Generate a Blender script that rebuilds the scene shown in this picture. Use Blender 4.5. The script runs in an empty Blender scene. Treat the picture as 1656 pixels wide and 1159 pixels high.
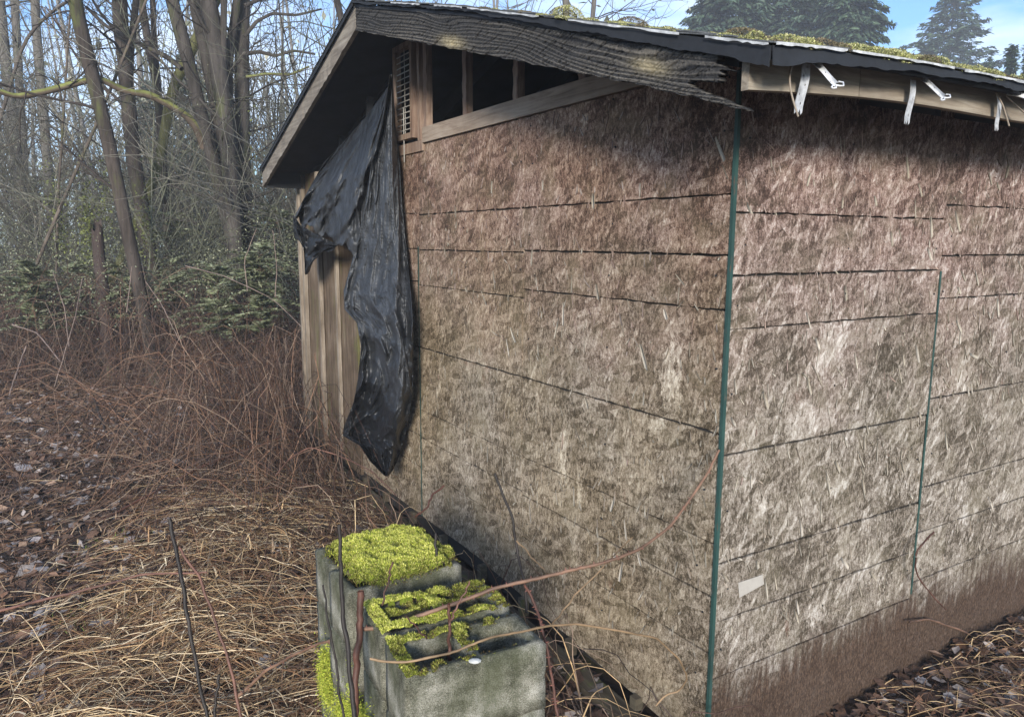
import bpy, bmesh, math, random
import numpy as np
from mathutils import Vector, Matrix, noise
S = bpy.context.scene
C = S.collection
rng = np.random.default_rng(7)
random.seed(7)

# ------------------------------------------------------------------ camera, world, sun, exposure
H = 1.83
F_PX, PITCH, ROLL, YAW = 1206.137, 0.155139, 0.00483853, 0.5469702
fw = np.array([0, math.cos(PITCH), -math.sin(PITCH)])
u0 = np.array([0, math.sin(PITCH), math.cos(PITCH)])
x0 = np.array([1.0, 0, 0])
cx = math.cos(ROLL) * x0 + math.sin(ROLL) * u0
cu = -math.sin(ROLL) * x0 + math.cos(ROLL) * u0
cam_d = bpy.data.cameras.new('camera')
cam_d.sensor_width = 36.0
cam_d.lens = 36.0 * F_PX / 1656
cam_d.clip_start, cam_d.clip_end = 0.05, 600
cam = bpy.data.objects.new('camera', cam_d)
C.objects.link(cam)
cam.matrix_world = Matrix(((cx[0], cu[0], -fw[0], 0), (cx[1], cu[1], -fw[1], 0), (cx[2], cu[2], -fw[2], H), (0, 0, 0, 1)))
S.camera = cam

SUN_EL, SUN_AZ = math.radians(16), math.radians(183)      # azimuth clockwise from +Y
sun_dir = Vector((math.sin(SUN_AZ) * math.cos(SUN_EL), math.cos(SUN_AZ) * math.cos(SUN_EL), math.sin(SUN_EL)))
sd = bpy.data.lights.new('sun', 'SUN')
sd.energy = 4.0
sd.angle = math.radians(12)
sd.color = (1.0, 0.93, 0.83)
sun = bpy.data.objects.new('sun', sd)
C.objects.link(sun)
sun.rotation_euler = (-sun_dir).to_track_quat('-Z', 'Y').to_euler()
sun.location = (0, -10, 20)

W = bpy.data.worlds.new('World')
S.world = W
W.use_nodes = True
wt = W.node_tree
wt.nodes.clear()
out = wt.nodes.new('ShaderNodeOutputWorld')
bg = wt.nodes.new('ShaderNodeBackground')
bg.inputs['Strength'].default_value = 0.132
sky = wt.nodes.new('ShaderNodeTexSky')
sky.sky_type = 'NISHITA'
sky.sun_disc = False
sky.sun_elevation = SUN_EL
sky.sun_rotation = SUN_AZ
sky.air_density = 1.0
sky.dust_density = 0.6
sky.ozone_density = 1.6
tc = wt.nodes.new('ShaderNodeTexCoord')
mp = wt.nodes.new('ShaderNodeMapping')
mp.inputs['Scale'].default_value = (1.0, 1.0, 3.2)
mp.inputs['Location'].default_value = (0.3, 0.1, 0.2)
nz = wt.nodes.new('ShaderNodeTexNoise')
nz.inputs['Scale'].default_value = 2.3
nz.inputs['Detail'].default_value = 7
nz.inputs['Roughness'].default_value = 0.55
rp = wt.nodes.new('ShaderNodeValToRGB')
rp.color_ramp.elements[0].position = 0.46
rp.color_ramp.elements[1].position = 0.66
mx = wt.nodes.new('ShaderNodeMix')
mx.data_type = 'RGBA'
mx.inputs[7].default_value = (5.4, 5.9, 6.6, 1)
wt.links.new(tc.outputs['Generated'], mp.inputs['Vector'])
wt.links.new(mp.outputs[0], nz.inputs['Vector'])
wt.links.new(nz.outputs[0], rp.inputs[0])
wt.links.new(rp.outputs[0], mx.inputs[0])
tint = wt.nodes.new('ShaderNodeMix'); tint.data_type = 'RGBA'; tint.blend_type = 'MULTIPLY'
tint.inputs[0].default_value = 1.0
tint.inputs[7].default_value = (0.50, 0.74, 1.05, 1)
wt.links.new(sky.outputs[0], tint.inputs[6])
wt.links.new(tint.outputs[2], mx.inputs[6])
wt.links.new(mx.outputs[2], bg.inputs['Color'])
wt.links.new(bg.outputs[0], out.inputs['Surface'])

S.view_settings.view_transform = 'Standard'
S.view_settings.look = 'None'
S.view_settings.exposure = 0.96
S.view_settings.gamma = 1
S.view_settings.use_curve_mapping = False
S.render.engine = 'CYCLES'
S.cycles.max_bounces = 6
S.cycles.volume_bounces = 0
S.cycles.use_denoising = True

# ------------------------------------------------------------------ pixel / wall helpers
dg = np.array([-math.sin(YAW), math.cos(YAW), 0])         # along the gable wall, away from the corner (local +y)
dr = np.array([math.cos(YAW), math.sin(YAW), 0])          # along the long wall, away from the corner (local +x)
corner = np.array([0.7040291, 2.42689431, 0.0])
eye = np.array([0, 0, H])

def ray(x, y):
    return fw + cx * (x - 828) / F_PX - cu * (y - 579.5) / F_PX

def on_gable(x, y, d=0.0):      # a point d metres out from the gable wall
    r = ray(x, y); n = -dr
    return eye + r * ((d + n @ (corner - eye)) / (n @ r))

def on_long(x, y, d=0.0):
    r = ray(x, y); n = -dg
    return eye + r * ((d + n @ (corner - eye)) / (n @ r))

def on_z(x, y, z):
    r = ray(x, y)
    return eye + r * ((z - H) / r[2])

def at_depth(x, y, Y):
    r = ray(x, y)
    return eye + r * (Y / r[1])

def to_local(p):
    q = np.asarray(p) - corner
    return np.array([q @ dr, q @ dg, q[2]])

def to_world(s, t, z):
    return corner + s * dr + t * dg + np.array([0, 0, z])

# ------------------------------------------------------------------ object helpers
def tag(o, label=None, cat=None, group=None, kind=None):
    if label: o['label'] = label
    if cat: o['category'] = cat
    if group: o['group'] = group
    if kind: o['kind'] = kind
    return o

def link(o, parent=None):
    C.objects.link(o)
    if parent is not None:
        o.parent = parent
    return o

def empty(name, loc, rz=0.0):
    o = bpy.data.objects.new(name, None)
    o.location = loc
    o.rotation_euler = (0, 0, rz)
    o.empty_display_size = 0.1
    return link(o)

def mesh_obj(name, V, Fc, mat, parent=None, origin=(0, 0, 0), smooth=False, col=None):
    """V (n,3) array; Fc: (m,3|4) int array or list of tuples; col (n,3) per-vertex base colour"""
    V = np.asarray(V, dtype=np.float64) - np.asarray(origin)
    me = bpy.data.meshes.new(name)
    if isinstance(Fc, np.ndarray):
        n, k = Fc.shape
        me.vertices.add(len(V)); me.vertices.foreach_set('co', V.astype(np.float32).ravel())
        me.loops.add(n * k); me.loops.foreach_set('vertex_index', Fc.astype(np.int32).ravel())
        me.polygons.add(n)
        me.polygons.foreach_set('loop_start', np.arange(0, n * k, k, dtype=np.int32))
        me.polygons.foreach_set('loop_total', np.full(n, k, dtype=np.int32))
        me.update(calc_edges=True)
    else:
        me.from_pydata([tuple(v) for v in V], [], [tuple(f) for f in Fc])
        me.update()
    if col is not None:
        a = me.color_attributes.new('col', 'FLOAT_COLOR', 'POINT')
        cc = np.ones((len(V), 4), dtype=np.float32); cc[:, :3] = col
        a.data.foreach_set('color', cc.ravel())
    if smooth:
        me.polygons.foreach_set('use_smooth', np.ones(len(me.polygons), dtype=bool))
    me.materials.append(mat)
    o = bpy.data.objects.new(name, me)
    o.location = origin
    return link(o, parent)

class MB:
    """collects simple solids into one mesh"""
    def __init__(s): s.v = []; s.f = []
    def box(s, a, b):
        n = len(s.v); (x0, y0, z0), (x1, y1, z1) = a, b
        s.v += [(x0, y0, z0), (x1, y0, z0), (x1, y1, z0), (x0, y1, z0), (x0, y0, z1), (x1, y0, z1), (x1, y1, z1), (x0, y1, z1)]
        s.f += [(n, n+3, n+2, n+1), (n+4, n+5, n+6, n+7), (n, n+1, n+5, n+4), (n+1, n+2, n+6, n+5), (n+2, n+3, n+7, n+6), (n+3, n, n+4, n+7)]
        return s
    def hexa(s, pts):           # eight points: bottom ring of four, top ring of four
        n = len(s.v); s.v += [tuple(p) for p in pts]
        s.f += [(n, n+3, n+2, n+1), (n+4, n+5, n+6, n+7), (n, n+1, n+5, n+4), (n+1, n+2, n+6, n+5), (n+2, n+3, n+7, n+6), (n+3, n, n+4, n+7)]
        return s
    def build(s, name, mat, parent=None, origin=(0, 0, 0)):
        return mesh_obj(name, s.v, s.f, mat, parent, origin)

def grid_faces(nu, nv, off=0):
    i, j = np.meshgrid(np.arange(nu - 1), np.arange(nv - 1), indexing='ij')
    a = (i * nv + j).ravel() + off
    return np.stack([a, a + nv, a + nv + 1, a + 1], 1)

def slab(fn_top, th, xr, yr, nx, ny):
    """closed slab under a height function; returns V,F"""
    xs = np.linspace(*xr, nx); ys = np.linspace(*yr, ny)
    X, Y = np.meshgrid(xs, ys, indexing='ij')
    Z = fn_top(X, Y)
    top = np.stack([X, Y, Z], -1).reshape(-1, 3)
    bot = top.copy(); bot[:, 2] -= th
    n = nx * ny
    Ft = grid_faces(nx, ny); Fb = grid_faces(nx, ny, n)[:, ::-1]
    idx = np.arange(n).reshape(nx, ny)
    loop = np.concatenate([idx[:, 0], idx[-1, 1:], idx[-2::-1, -1], idx[0, -2:0:-1]])
    nxt = np.roll(loop, -1)
    Fs = np.stack([loop, loop + n, nxt + n, nxt], 1)
    return np.concatenate([top, bot]), np.concatenate([Ft, Fb, Fs])

def interp_path(pts, K):
    pts = np.asarray(pts, float)
    d = np.r_[0, np.cumsum(np.linalg.norm(np.diff(pts, axis=0), axis=1))]
    u = np.linspace(0, d[-1], K)
    # catmull-rom-ish smoothing through dense linear resample
    q = np.stack([np.interp(u, d, pts[:, k]) for k in range(pts.shape[1])], 1)
    for _ in range(2):
        r = q.copy(); r[1:-1] = 0.25 * q[:-2] + 0.5 * q[1:-1] + 0.25 * q[2:]; q = r
    return q

def tubes(P, R, sides=3, cap=True):
    """P (N,K,3), R (N,K) -> V,F,index of path per vertex"""
    P = np.asarray(P, float); R = np.asarray(R, float)
    N, K, _ = P.shape
    T = np.gradient(P, axis=1)
    T /= np.linalg.norm(T, axis=2, keepdims=True) + 1e-9
    up = np.zeros_like(T); up[..., 2] = 1.0
    m = np.abs(T[:, :1, 2]) > 0.85
    m = np.repeat((np.abs(T[..., 2]).mean(1) > 0.7)[:, None], K, 1)
    up[m] = (1.0, 0.13, 0)
    A = np.cross(T, up); A /= np.linalg.norm(A, axis=2, keepdims=True) + 1e-9
    B = np.cross(T, A)
    if sides == 2:
        V = np.stack([P - A * R[..., None], P + A * R[..., None]], 2)
    else:
        ang = np.arange(sides) * 2 * np.pi / sides
        V = P[:, :, None] + R[:, :, None, None] * (np.cos(ang)[None, None, :, None] * A[:, :, None] + np.sin(ang)[None, None, :, None] * B[:, :, None])
    V = V.reshape(-1, 3)
    s = sides; ring = 1 if s == 2 else s
    n, k, j = np.meshgrid(np.arange(N), np.arange(K - 1), np.arange(ring), indexing='ij')
    base = n * K * s + k * s
    a = base + j; b = base + (j + 1) % s
    Fq = np.stack([a, b, b + s, a + s], -1).reshape(-1, 4)
    pid = np.repeat(np.arange(N), K * s)
    return V, Fq, pid

def merge(parts):
    Vs, Fs, Cs = [], [], []; off = 0
    for p in parts:
        Vs.append(p[0]); Fs.append(p[1] + off); off += len(p[0])
        if len(p) > 2: Cs.append(p[2])
    return np.concatenate(Vs), np.concatenate(Fs), (np.concatenate(Cs) if Cs else None)

def vcol(pal, n, jit=0.15, g=rng):
    pal = np.asarray(pal, float)
    c = pal[g.integers(0, len(pal), n)] * (1 + jit * g.standard_normal((n, 1)))
    return np.clip(c, 0.003, 1)

def leaves(Cn, L, Wd, Dr, Nm, fold=0.15):
    """lozenge leaves folded on the midrib: centre, length, width, direction, normal (all (N,..))"""
    Dr = Dr / (np.linalg.norm(Dr, axis=1, keepdims=True) + 1e-9)
    Sd = np.cross(Nm, Dr); Sd /= np.linalg.norm(Sd, axis=1, keepdims=True) + 1e-9
    Nn = np.cross(Dr, Sd)
    L = np.asarray(L)[:, None]; Wd = np.asarray(Wd)[:, None]
    b = Cn - Dr * L / 2; t = Cn + Dr * L / 2
    l = Cn + Sd * Wd / 2 + Nn * Wd * fold; r = Cn - Sd * Wd / 2 + Nn * Wd * fold
    V = np.stack([b, l, t, r], 1).reshape(-1, 3)
    i = np.arange(len(Cn)) * 4
    Fc = np.concatenate([np.stack([i, i+1, i+2], 1), np.stack([i, i+2, i+3], 1)])
    return V, Fc

def fnoise(P, sc=1.0):
    """cheap smooth pseudo-noise for arrays (n,3) in about -1..1"""
    x, y, z = (np.asarray(P) * sc).T
    return (np.sin(x * 1.7 + 1.3 * np.sin(y * 1.1 + z)) + np.sin(y * 2.3 + 1.7 * np.sin(z * 1.9 + x * .7) + 1.1) + np.sin(z * 2.9 + 1.2 * np.sin(x * 1.6 - y) + 2.2)) / 3

# ------------------------------------------------------------------ materials
def mat(name):
    m = bpy.data.materials.new(name); m.use_nodes = True
    nt = m.node_tree
    return m, nt, nt.nodes['Principled BSDF']

def node(nt, typ, ins=None, **props):
    n = nt.nodes.new(typ)
    for k, v in props.items(): setattr(n, k, v)
    for k, v in (ins or {}).items():
        if isinstance(v, bpy.types.NodeSocket): nt.links.new(v, n.inputs[k])
        else: n.inputs[k].default_value = v
    return n

def math_n(nt, op, a, b=None, c=None, clamp=False):
    n = node(nt, 'ShaderNodeMath', operation=op); n.use_clamp = clamp
    for i, v in enumerate((a, b, c)):
        if v is None: continue
        if isinstance(v, bpy.types.NodeSocket): nt.links.new(v, n.inputs[i])
        else: n.inputs[i].default_value = v
    return n.outputs[0]

def mix_c(nt, f, a, b, blend='MIX'):
    n = node(nt, 'ShaderNodeMix', data_type='RGBA', blend_type=blend)
    for i, v in ((0, f), (6, a), (7, b)):
        if isinstance(v, bpy.types.NodeSocket): nt.links.new(v, n.inputs[i])
        else: n.inputs[i].default_value = v if i == 0 else (*v, 1)
    return n.outputs[2]

def ramp(nt, fac, stops):
    n = node(nt, 'ShaderNodeValToRGB', {0: fac})
    e = n.color_ramp.elements
    while len(e) < len(stops): e.new(0.5)
    for el, (p, c) in zip(e, stops):
        el.position = p; el.color = (*c, 1) if len(c) == 3 else c
    return n.outputs[0]

def noise_n(nt, vec, scale, detail=4, rough=0.55, dist=0.0):
    return node(nt, 'ShaderNodeTexNoise', {'Vector': vec, 'Scale': scale, 'Detail': detail, 'Roughness': rough, 'Distortion': dist}).outputs[0]

def mapping(nt, vec, scale=(1, 1, 1), rot=(0, 0, 0), loc=(0, 0, 0)):
    return node(nt, 'ShaderNodeMapping', {'Vector': vec, 'Scale': scale, 'Rotation': rot, 'Location': loc}).outputs[0]

def bump(nt, h, strength=0.5, dist=0.01, normal=None):
    n = node(nt, 'ShaderNodeBump', {'Height': h, 'Strength': strength, 'Distance': dist})
    if normal is not None: nt.links.new(normal, n.inputs['Normal'])
    return n.outputs[0]

def col_mat(name, rough=0.8, spec=0.25, amt=0.35, scale=60, bumps=0.0, sss=None, transl=0.0):
    """material reading the per-vertex colour, with grain"""
    m, nt, p = mat(name)
    a = node(nt, 'ShaderNodeAttribute', attribute_name='col').outputs['Color']
    tcn = node(nt, 'ShaderNodeTexCoord').outputs['Object']
    n = noise_n(nt, tcn, scale, 4, 0.6)
    k = node(nt, 'ShaderNodeMapRange', {0: n, 1: 0.3, 2: 0.7, 3: 1 - amt, 4: 1 + amt}).outputs[0]
    cmb = node(nt, 'ShaderNodeVectorMath', {0: a, 3: k}, operation='SCALE').outputs[0]
    nt.links.new(cmb, p.inputs['Base Color'])
    p.inputs['Roughness'].default_value = rough
    p.inputs['Specular IOR Level'].default_value = spec
    if bumps: nt.links.new(bump(nt, n, bumps, 0.01), p.inputs['Normal'])
    return m

# worn patches on the boards: along (long wall +, gable -), height, half sizes, amount
def _pt(fn, px, py, wall):
    q = to_local(fn(px, py)); return (q[0] if wall == 'r' else -q[1]), q[2]
PATCHES = []
for px, py, ru, rz, am, wall in ((1088, 600, .075, .15, 1.0, 'g'), (1060, 690, .05, .08, .6, 'g'), (912, 725, .03, .17, 1.0, 'g'), (936, 790, .03, .10, .9, 'g'), (985, 440, .09, .05, .6, 'g'), (860, 600, .05, .06, .7, 'g'),
                                 (1355, 785, .07, .06, .9, 'r'), (1400, 845, .04, .09, .7, 'r'), (1225, 830, .05, .10, .6, 'r'), (1320, 1000, .07, .07, .8, 'r'), (1290, 680, .12, .12, .6, 'r'), (1345, 560, .12, .14, .6, 'r'), (1560, 600, .06, .10, .6, 'r'), (1560, 830, .05, .16, .6, 'r')):
    a_, b_ = _pt(on_gable if wall == 'g' else on_long, px, py, wall)
    PATCHES.append((a_, b_, ru, rz, am))

def osb_material():
    m, nt, p = mat('weathered_strand_board')
    oc = node(nt, 'ShaderNodeTexCoord').outputs['Object']
    sx = node(nt, 'ShaderNodeSeparateXYZ', {0: oc})
    u = math_n(nt, 'SUBTRACT', sx.outputs[0], sx.outputs[1])
    oi = node(nt, 'ShaderNodeObjectInfo').outputs['Random']
    v = sx.outputs[2]
    uv = node(nt, 'ShaderNodeCombineXYZ', {0: u, 1: v, 2: math_n(nt, 'MULTIPLY', oi, 7.0)}).outputs[0]
    warp = node(nt, 'ShaderNodeTexNoise', {'Vector': uv, 'Scale': 9.0, 'Detail': 2.0}).outputs['Color']
    wv = node(nt, 'ShaderNodeVectorMath', {0: warp, 1: (0.5, 0.5, 0.5)}, operation='SUBTRACT').outputs[0]
    wv = node(nt, 'ShaderNodeVectorMath', {0: wv, 3: 0.010}, operation='SCALE').outputs[0]
    uvw = node(nt, 'ShaderNodeVectorMath', {0: uv, 1: wv}, operation='ADD').outputs[0]
    val = None; hgt = None
    specs = [(4, 60, 11, .1), (-18, 44, 9, 3.1), (28, 38, 8, 7.7), (-48, 46, 11, 5.2), (9, 110, 30, 9.9), (72, 44, 12, 2.4)]
    for i, (ang, su, sv, off) in enumerate(specs):
        mpv = mapping(nt, uvw, (su, sv, 1), (0, 0, math.radians(ang)), (off, off * 1.7, 0))
        # rotation before anisotropic scale: rotate the source, then stretch
        rot = mapping(nt, uvw, (1, 1, 1), (0, 0, math.radians(ang)), (off, off * 1.7, 0))
        st = mapping(nt, rot, (su, sv, 1))
        vo = node(nt, 'ShaderNodeTexVoronoi', {'Vector': st, 'Scale': 1.0, 'Randomness': 1.0}, voronoi_dimensions='2D')
        sep = node(nt, 'ShaderNodeSeparateXYZ', {0: vo.outputs['Color']})
        msk = math_n(nt, 'GREATER_THAN', sep.outputs[1], 0.45 if i else -1)
        if val is None: val, hgt = sep.outputs[0], sep.outputs[2]
        else:
            for nm in (0, 1):
                mm = node(nt, 'ShaderNodeMix', {0: msk, 2: (val, hgt)[nm], 3: sep.outputs[0 if nm == 0 else 2]}, data_type='FLOAT').outputs[0]
                if nm == 0: nv = mm
                else: nh = mm
            val, hgt = nv, nh
    streak = noise_n(nt, mapping(nt, uvw, (150, 62, 1)), 1.0, 6, 0.75)
    wide = noise_n(nt, mapping(nt, uvw, (44, 20, 1), (0, 0, 0.12)), 1.0, 4, 0.6)
    uvc = node(nt, 'ShaderNodeCombineXYZ', {0: u, 1: v, 2: 0.0}).outputs[0]
    blot = noise_n(nt, uvc, 2.6, 6, 0.65)
    fine = noise_n(nt, uv, 330.0, 3, 0.6)
    crk = node(nt, 'ShaderNodeTexVoronoi', {'Vector': mapping(nt, uvw, (190, 85, 1), (0, 0, 0)), 'Scale': 1.0}, voronoi_dimensions='2D', feature='DISTANCE_TO_EDGE').outputs['Distance']
    kcrk = node(nt, 'ShaderNodeMapRange', {0: crk, 1: 0.0, 2: 0.16, 3: 1.0, 4: 0.0}).outputs[0]
    kcrk = math_n(nt, 'MULTIPLY', kcrk, node(nt, 'ShaderNodeMapRange', {0: wide, 1: 0.40, 2: 0.62, 3: 1.0, 4: 0.15}).outputs[0])
    # sparse long pale strands
    big_s = []
    for ang, su, sv, off, th_ in ((22, 34, 8, 2.0, 0.86), (-10, 60, 12, 6.0, 0.82), (38, 46, 9, 4.5, 0.86), (-40, 56, 12, 8.5, 0.86)):
        rot = mapping(nt, uvw, (1, 1, 1), (0, 0, math.radians(ang)), (off, off, 0))
        vo = node(nt, 'ShaderNodeTexVoronoi', {'Vector': mapping(nt, rot, (su, sv, 1)), 'Scale': 1.0, 'Randomness': 0.9}, voronoi_dimensions='2D')
        sp = node(nt, 'ShaderNodeSeparateXYZ', {0: vo.outputs['Color']})
        ed = node(nt, 'ShaderNodeMapRange', {0: vo.outputs['Distance'], 1: 0.36, 2: 0.42, 3: 1.0, 4: 0.0}).outputs[0]
        big_s.append(math_n(nt, 'MULTIPLY', math_n(nt, 'GREATER_THAN', sp.outputs[0], th_), ed))
    kbig = math_n(nt, 'SUBTRACT', math_n(nt, 'MAXIMUM', big_s[0], big_s[2]), math_n(nt, 'MULTIPLY', math_n(nt, 'MAXIMUM', big_s[1], big_s[3]), 0.35))
    grit = noise_n(nt, mapping(nt, uvw, (420, 230, 1)), 1.0, 3, 0.7)
    speck = noise_n(nt, mapping(nt, uvw, (105, 62, 1), (0, 0, -0.25)), 1.0, 3, 0.6)
    fac = math_n(nt, 'MULTIPLY_ADD', streak, 0.44, math_n(nt, 'MULTIPLY_ADD', val, 0.20, 0.035))
    fac = math_n(nt, 'ADD', fac, math_n(nt, 'MULTIPLY_ADD', grit, 0.95, -0.30))
    fac = math_n(nt, 'ADD', fac, math_n(nt, 'MULTIPLY_ADD', speck, 0.62, -0.31))
    fac = math_n(nt, 'ADD', fac, math_n(nt, 'MULTIPLY_ADD', wide, 0.22, -0.11))
    fac = math_n(nt, 'ADD', fac, math_n(nt, 'MULTIPLY_ADD', blot, 0.62, -0.33))
    fac = math_n(nt, 'SUBTRACT', fac, math_n(nt, 'MULTIPLY', kcrk, 0.12))
    fac = math_n(nt, 'ADD', fac, math_n(nt, 'MULTIPLY', kbig, math_n(nt, 'MULTIPLY_ADD', math_n(nt, 'GREATER_THAN', sx.outputs[0], sx.outputs[1]), 0.045, 0.085)))
    fac = math_n(nt, 'MULTIPLY_ADD', fac, 1.22, -0.185)
    # worn bare patches, each with its own ragged outline
    patch = None
    pn = math_n(nt, 'MULTIPLY_ADD', noise_n(nt, mapping(nt, uvw, (30, 13, 1), (0, 0, 0.3)), 1.0, 6, 0.8), 6.0, -2.8)
    for (pu, pz, ru, rz, am) in PATCHES:
        dx = math_n(nt, 'MULTIPLY', math_n(nt, 'SUBTRACT', u, pu), 1.0 / ru)
        dz = math_n(nt, 'MULTIPLY', math_n(nt, 'SUBTRACT', v, pz), 1.0 / rz)
        d2 = math_n(nt, 'ADD', math_n(nt, 'MULTIPLY', dx, dx), math_n(nt, 'MULTIPLY', dz, dz))
        mk = node(nt, 'ShaderNodeMapRange', {0: math_n(nt, 'ADD', d2, pn), 1: 0.35, 2: 0.95, 3: am, 4: 0.0}).outputs[0]
        mk = math_n(nt, 'MULTIPLY', mk, math_n(nt, 'LESS_THAN', d2, 3.5))
        patch = mk if patch is None else math_n(nt, 'MAXIMUM', patch, mk)
    fac = math_n(nt, 'ADD', fac, math_n(nt, 'MULTIPLY', patch, 0.33))
    grey = ramp(nt, fac, [(0.20, (0.045, 0.036, 0.024)), (0.38, (0.160, 0.132, 0.105)), (0.52, (0.275, 0.240, 0.203)), (0.70, (0.41, 0.375, 0.335)), (0.95, (0.66, 0.63, 0.59))])
    red = ramp(nt, fac, [(0.20, (0.045, 0.028, 0.024)), (0.38, (0.150, 0.095, 0.080)), (0.52, (0.255, 0.178, 0.155)), (0.70, (0.40, 0.325, 0.300)), (0.95, (0.66, 0.61, 0.57))])
    # red-brown stain left on the upper boards, olive algae lower down, both patchy
    zz = math_n(nt, 'ADD', v, math_n(nt, 'MULTIPLY_ADD', blot, 1.6, -0.8))
    kred = node(nt, 'ShaderNodeMapRange', {0: zz, 1: 1.15, 2: 2.05, 3: 0.0, 4: 1.0}).outputs[0]
    c = mix_c(nt, kred, grey, red)
    alg = noise_n(nt, uvc, 5.0, 5, 0.6)
    kal = node(nt, 'ShaderNodeMapRange', {0: alg, 1: 0.48, 2: 0.68, 3: 0.0, 4: 0.35}).outputs[0]
    c = mix_c(nt, kal, c, (0.17, 0.15, 0.10), 'MIX')
    hn = noise_n(nt, mapping(nt, uvc, (1.5, 1.1, 1)), 1.0, 4, 0.6)
    ongable = math_n(nt, 'GREATER_THAN', sx.outputs[1], sx.outputs[0])
    kh = math_n(nt, 'MULTIPLY', node(nt, 'ShaderNodeMapRange', {0: hn, 1: 0.38, 2: 0.60, 3: 0.0, 4: 1.0}).outputs[0], math_n(nt, 'MULTIPLY_ADD', ongable, 0.42, 0.12))
    c = mix_c(nt, 1.0, c, mix_c(nt, kh, (1.0, 0.99, 0.98), (1.0, 0.90, 0.70)), 'MULTIPLY')
    c = mix_c(nt, ongable, c, mix_c(nt, 1.0, c, (1.02, 0.98, 0.90), 'MULTIPLY'))
    # rusty small patches
    rs = noise_n(nt, mapping(nt, uv, (9, 4, 1)), 1.0, 4, 0.6)
    krs = node(nt, 'ShaderNodeMapRange', {0: rs, 1: 0.68, 2: 0.76, 3: 0.0, 4: 0.35}).outputs[0]
    c = mix_c(nt, krs, c, (0.16, 0.06, 0.035))
    # splashed mud on the foot of the long wall
    edge = noise_n(nt, mapping(nt, uv, (42, 3.5, 1)), 1.0, 4, 0.6)
    big = noise_n(nt, mapping(nt, uv, (2.2, 0.5, 1)), 1.0, 2, 0.5)
    zed = math_n(nt, 'SUBTRACT', v, math_n(nt, 'MULTIPLY_ADD', edge, 0.42, math_n(nt, 'MULTIPLY_ADD', big, 0.34, -0.13)))
    onlong = math_n(nt, 'GREATER_THAN', sx.outputs[0], sx.outputs[1])
    km = node(nt, 'ShaderNodeMapRange', {0: zed, 1: 0.12, 2: -0.06, 3: 0.0, 4: 0.95}).outputs[0]
    km = math_n(nt, 'MULTIPLY', km, onlong)
    mud = ramp(nt, streak, [(0.34, (0.020, 0.012, 0.008)), (0.52, (0.062, 0.038, 0.026)), (0.68, (0.15, 0.10, 0.07))])
    c = mix_c(nt, km, c, mud)
    nt.links.new(c, p.inputs['Base Color'])
    p.inputs['Roughness'].default_value = 0.85
    p.inputs['Specular IOR Level'].default_value = 0.2
    h = math_n(nt, 'MULTIPLY_ADD', streak, 0.9, math_n(nt, 'MULTIPLY', hgt, 0.15))
    h = math_n(nt, 'MULTIPLY_ADD', fine, 0.25, h)
    h = math_n(nt, 'SUBTRACT', h, math_n(nt, 'MULTIPLY', kcrk, 0.35))
    h = math_n(nt, 'ADD', h, math_n(nt, 'MULTIPLY', kbig, 0.25))
    nt.links.new(bump(nt, h, 0.85, 0.0034), p.inputs['Normal'])
    return m

def wood_material(name, dark, mid, light, axis=2, stretch=22, rough=0.8, moss=None):
    m, nt, p = mat(name)
    oc = node(nt, 'ShaderNodeTexCoord').outputs['Object']
    sc = [stretch] * 3; sc[axis] = stretch * 0.07
    rnd = node(nt, 'ShaderNodeObjectInfo').outputs['Random']
    off = node(nt, 'ShaderNodeCombineXYZ', {0: math_n(nt, 'MULTIPLY', rnd, 3.0), 1: math_n(nt, 'MULTIPLY', rnd, 5.0), 2: 0.0}).outputs[0]
    vv = node(nt, 'ShaderNodeVectorMath', {0: oc, 1: off}, operation='ADD').outputs[0]
    g = noise_n(nt, mapping(nt, vv, tuple(sc)), 2.2, 6, 0.65, 0.6)
    b = noise_n(nt, vv, 3.5, 4, 0.6)
    fac = math_n(nt, 'MULTIPLY_ADD', b, 0.5, math_n(nt, 'MULTIPLY_ADD', g, 0.9, -0.2))
    c = ramp(nt, fac, [(0.25, dark), (0.5, mid), (0.75, light)])
    if moss:
        km = node(nt, 'ShaderNodeMapRange', {0: noise_n(nt, mapping(nt, vv, (9, 9, 2)), 1.0, 5, 0.7), 1: 0.55, 2: 0.68, 3: 0.0, 4: 0.6}).outputs[0]
        c = mix_c(nt, km, c, moss)
    nt.links.new(c, p.inputs['Base Color'])
    p.inputs['Roughness'].default_value = rough
    p.inputs['Specular IOR Level'].default_value = 0.2
    nt.links.new(bump(nt, g, 0.7, 0.006), p.inputs['Normal'])
    return m

def plain(name, c, rough=0.6, metal=0.0, var=0.25, scale=30, bumps=0.2, spec=0.4):
    m, nt, p = mat(name)
    oc = node(nt, 'ShaderNodeTexCoord').outputs['Object']
    n = noise_n(nt, oc, scale, 5, 0.6)
    k = tuple(x * (1 - var) for x in c); q = tuple(min(1, x * (1 + var)) for x in c)
    nt.links.new(ramp(nt, n, [(0.3, k), (0.7, q)]), p.inputs['Base Color'])
    p.inputs['Roughness'].default_value = rough
    p.inputs['Metallic'].default_value = metal
    p.inputs['Specular IOR Level'].default_value = spec
    nt.links.new(bump(nt, n, bumps, 0.004), p.inputs['Normal'])
    return m

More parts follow.
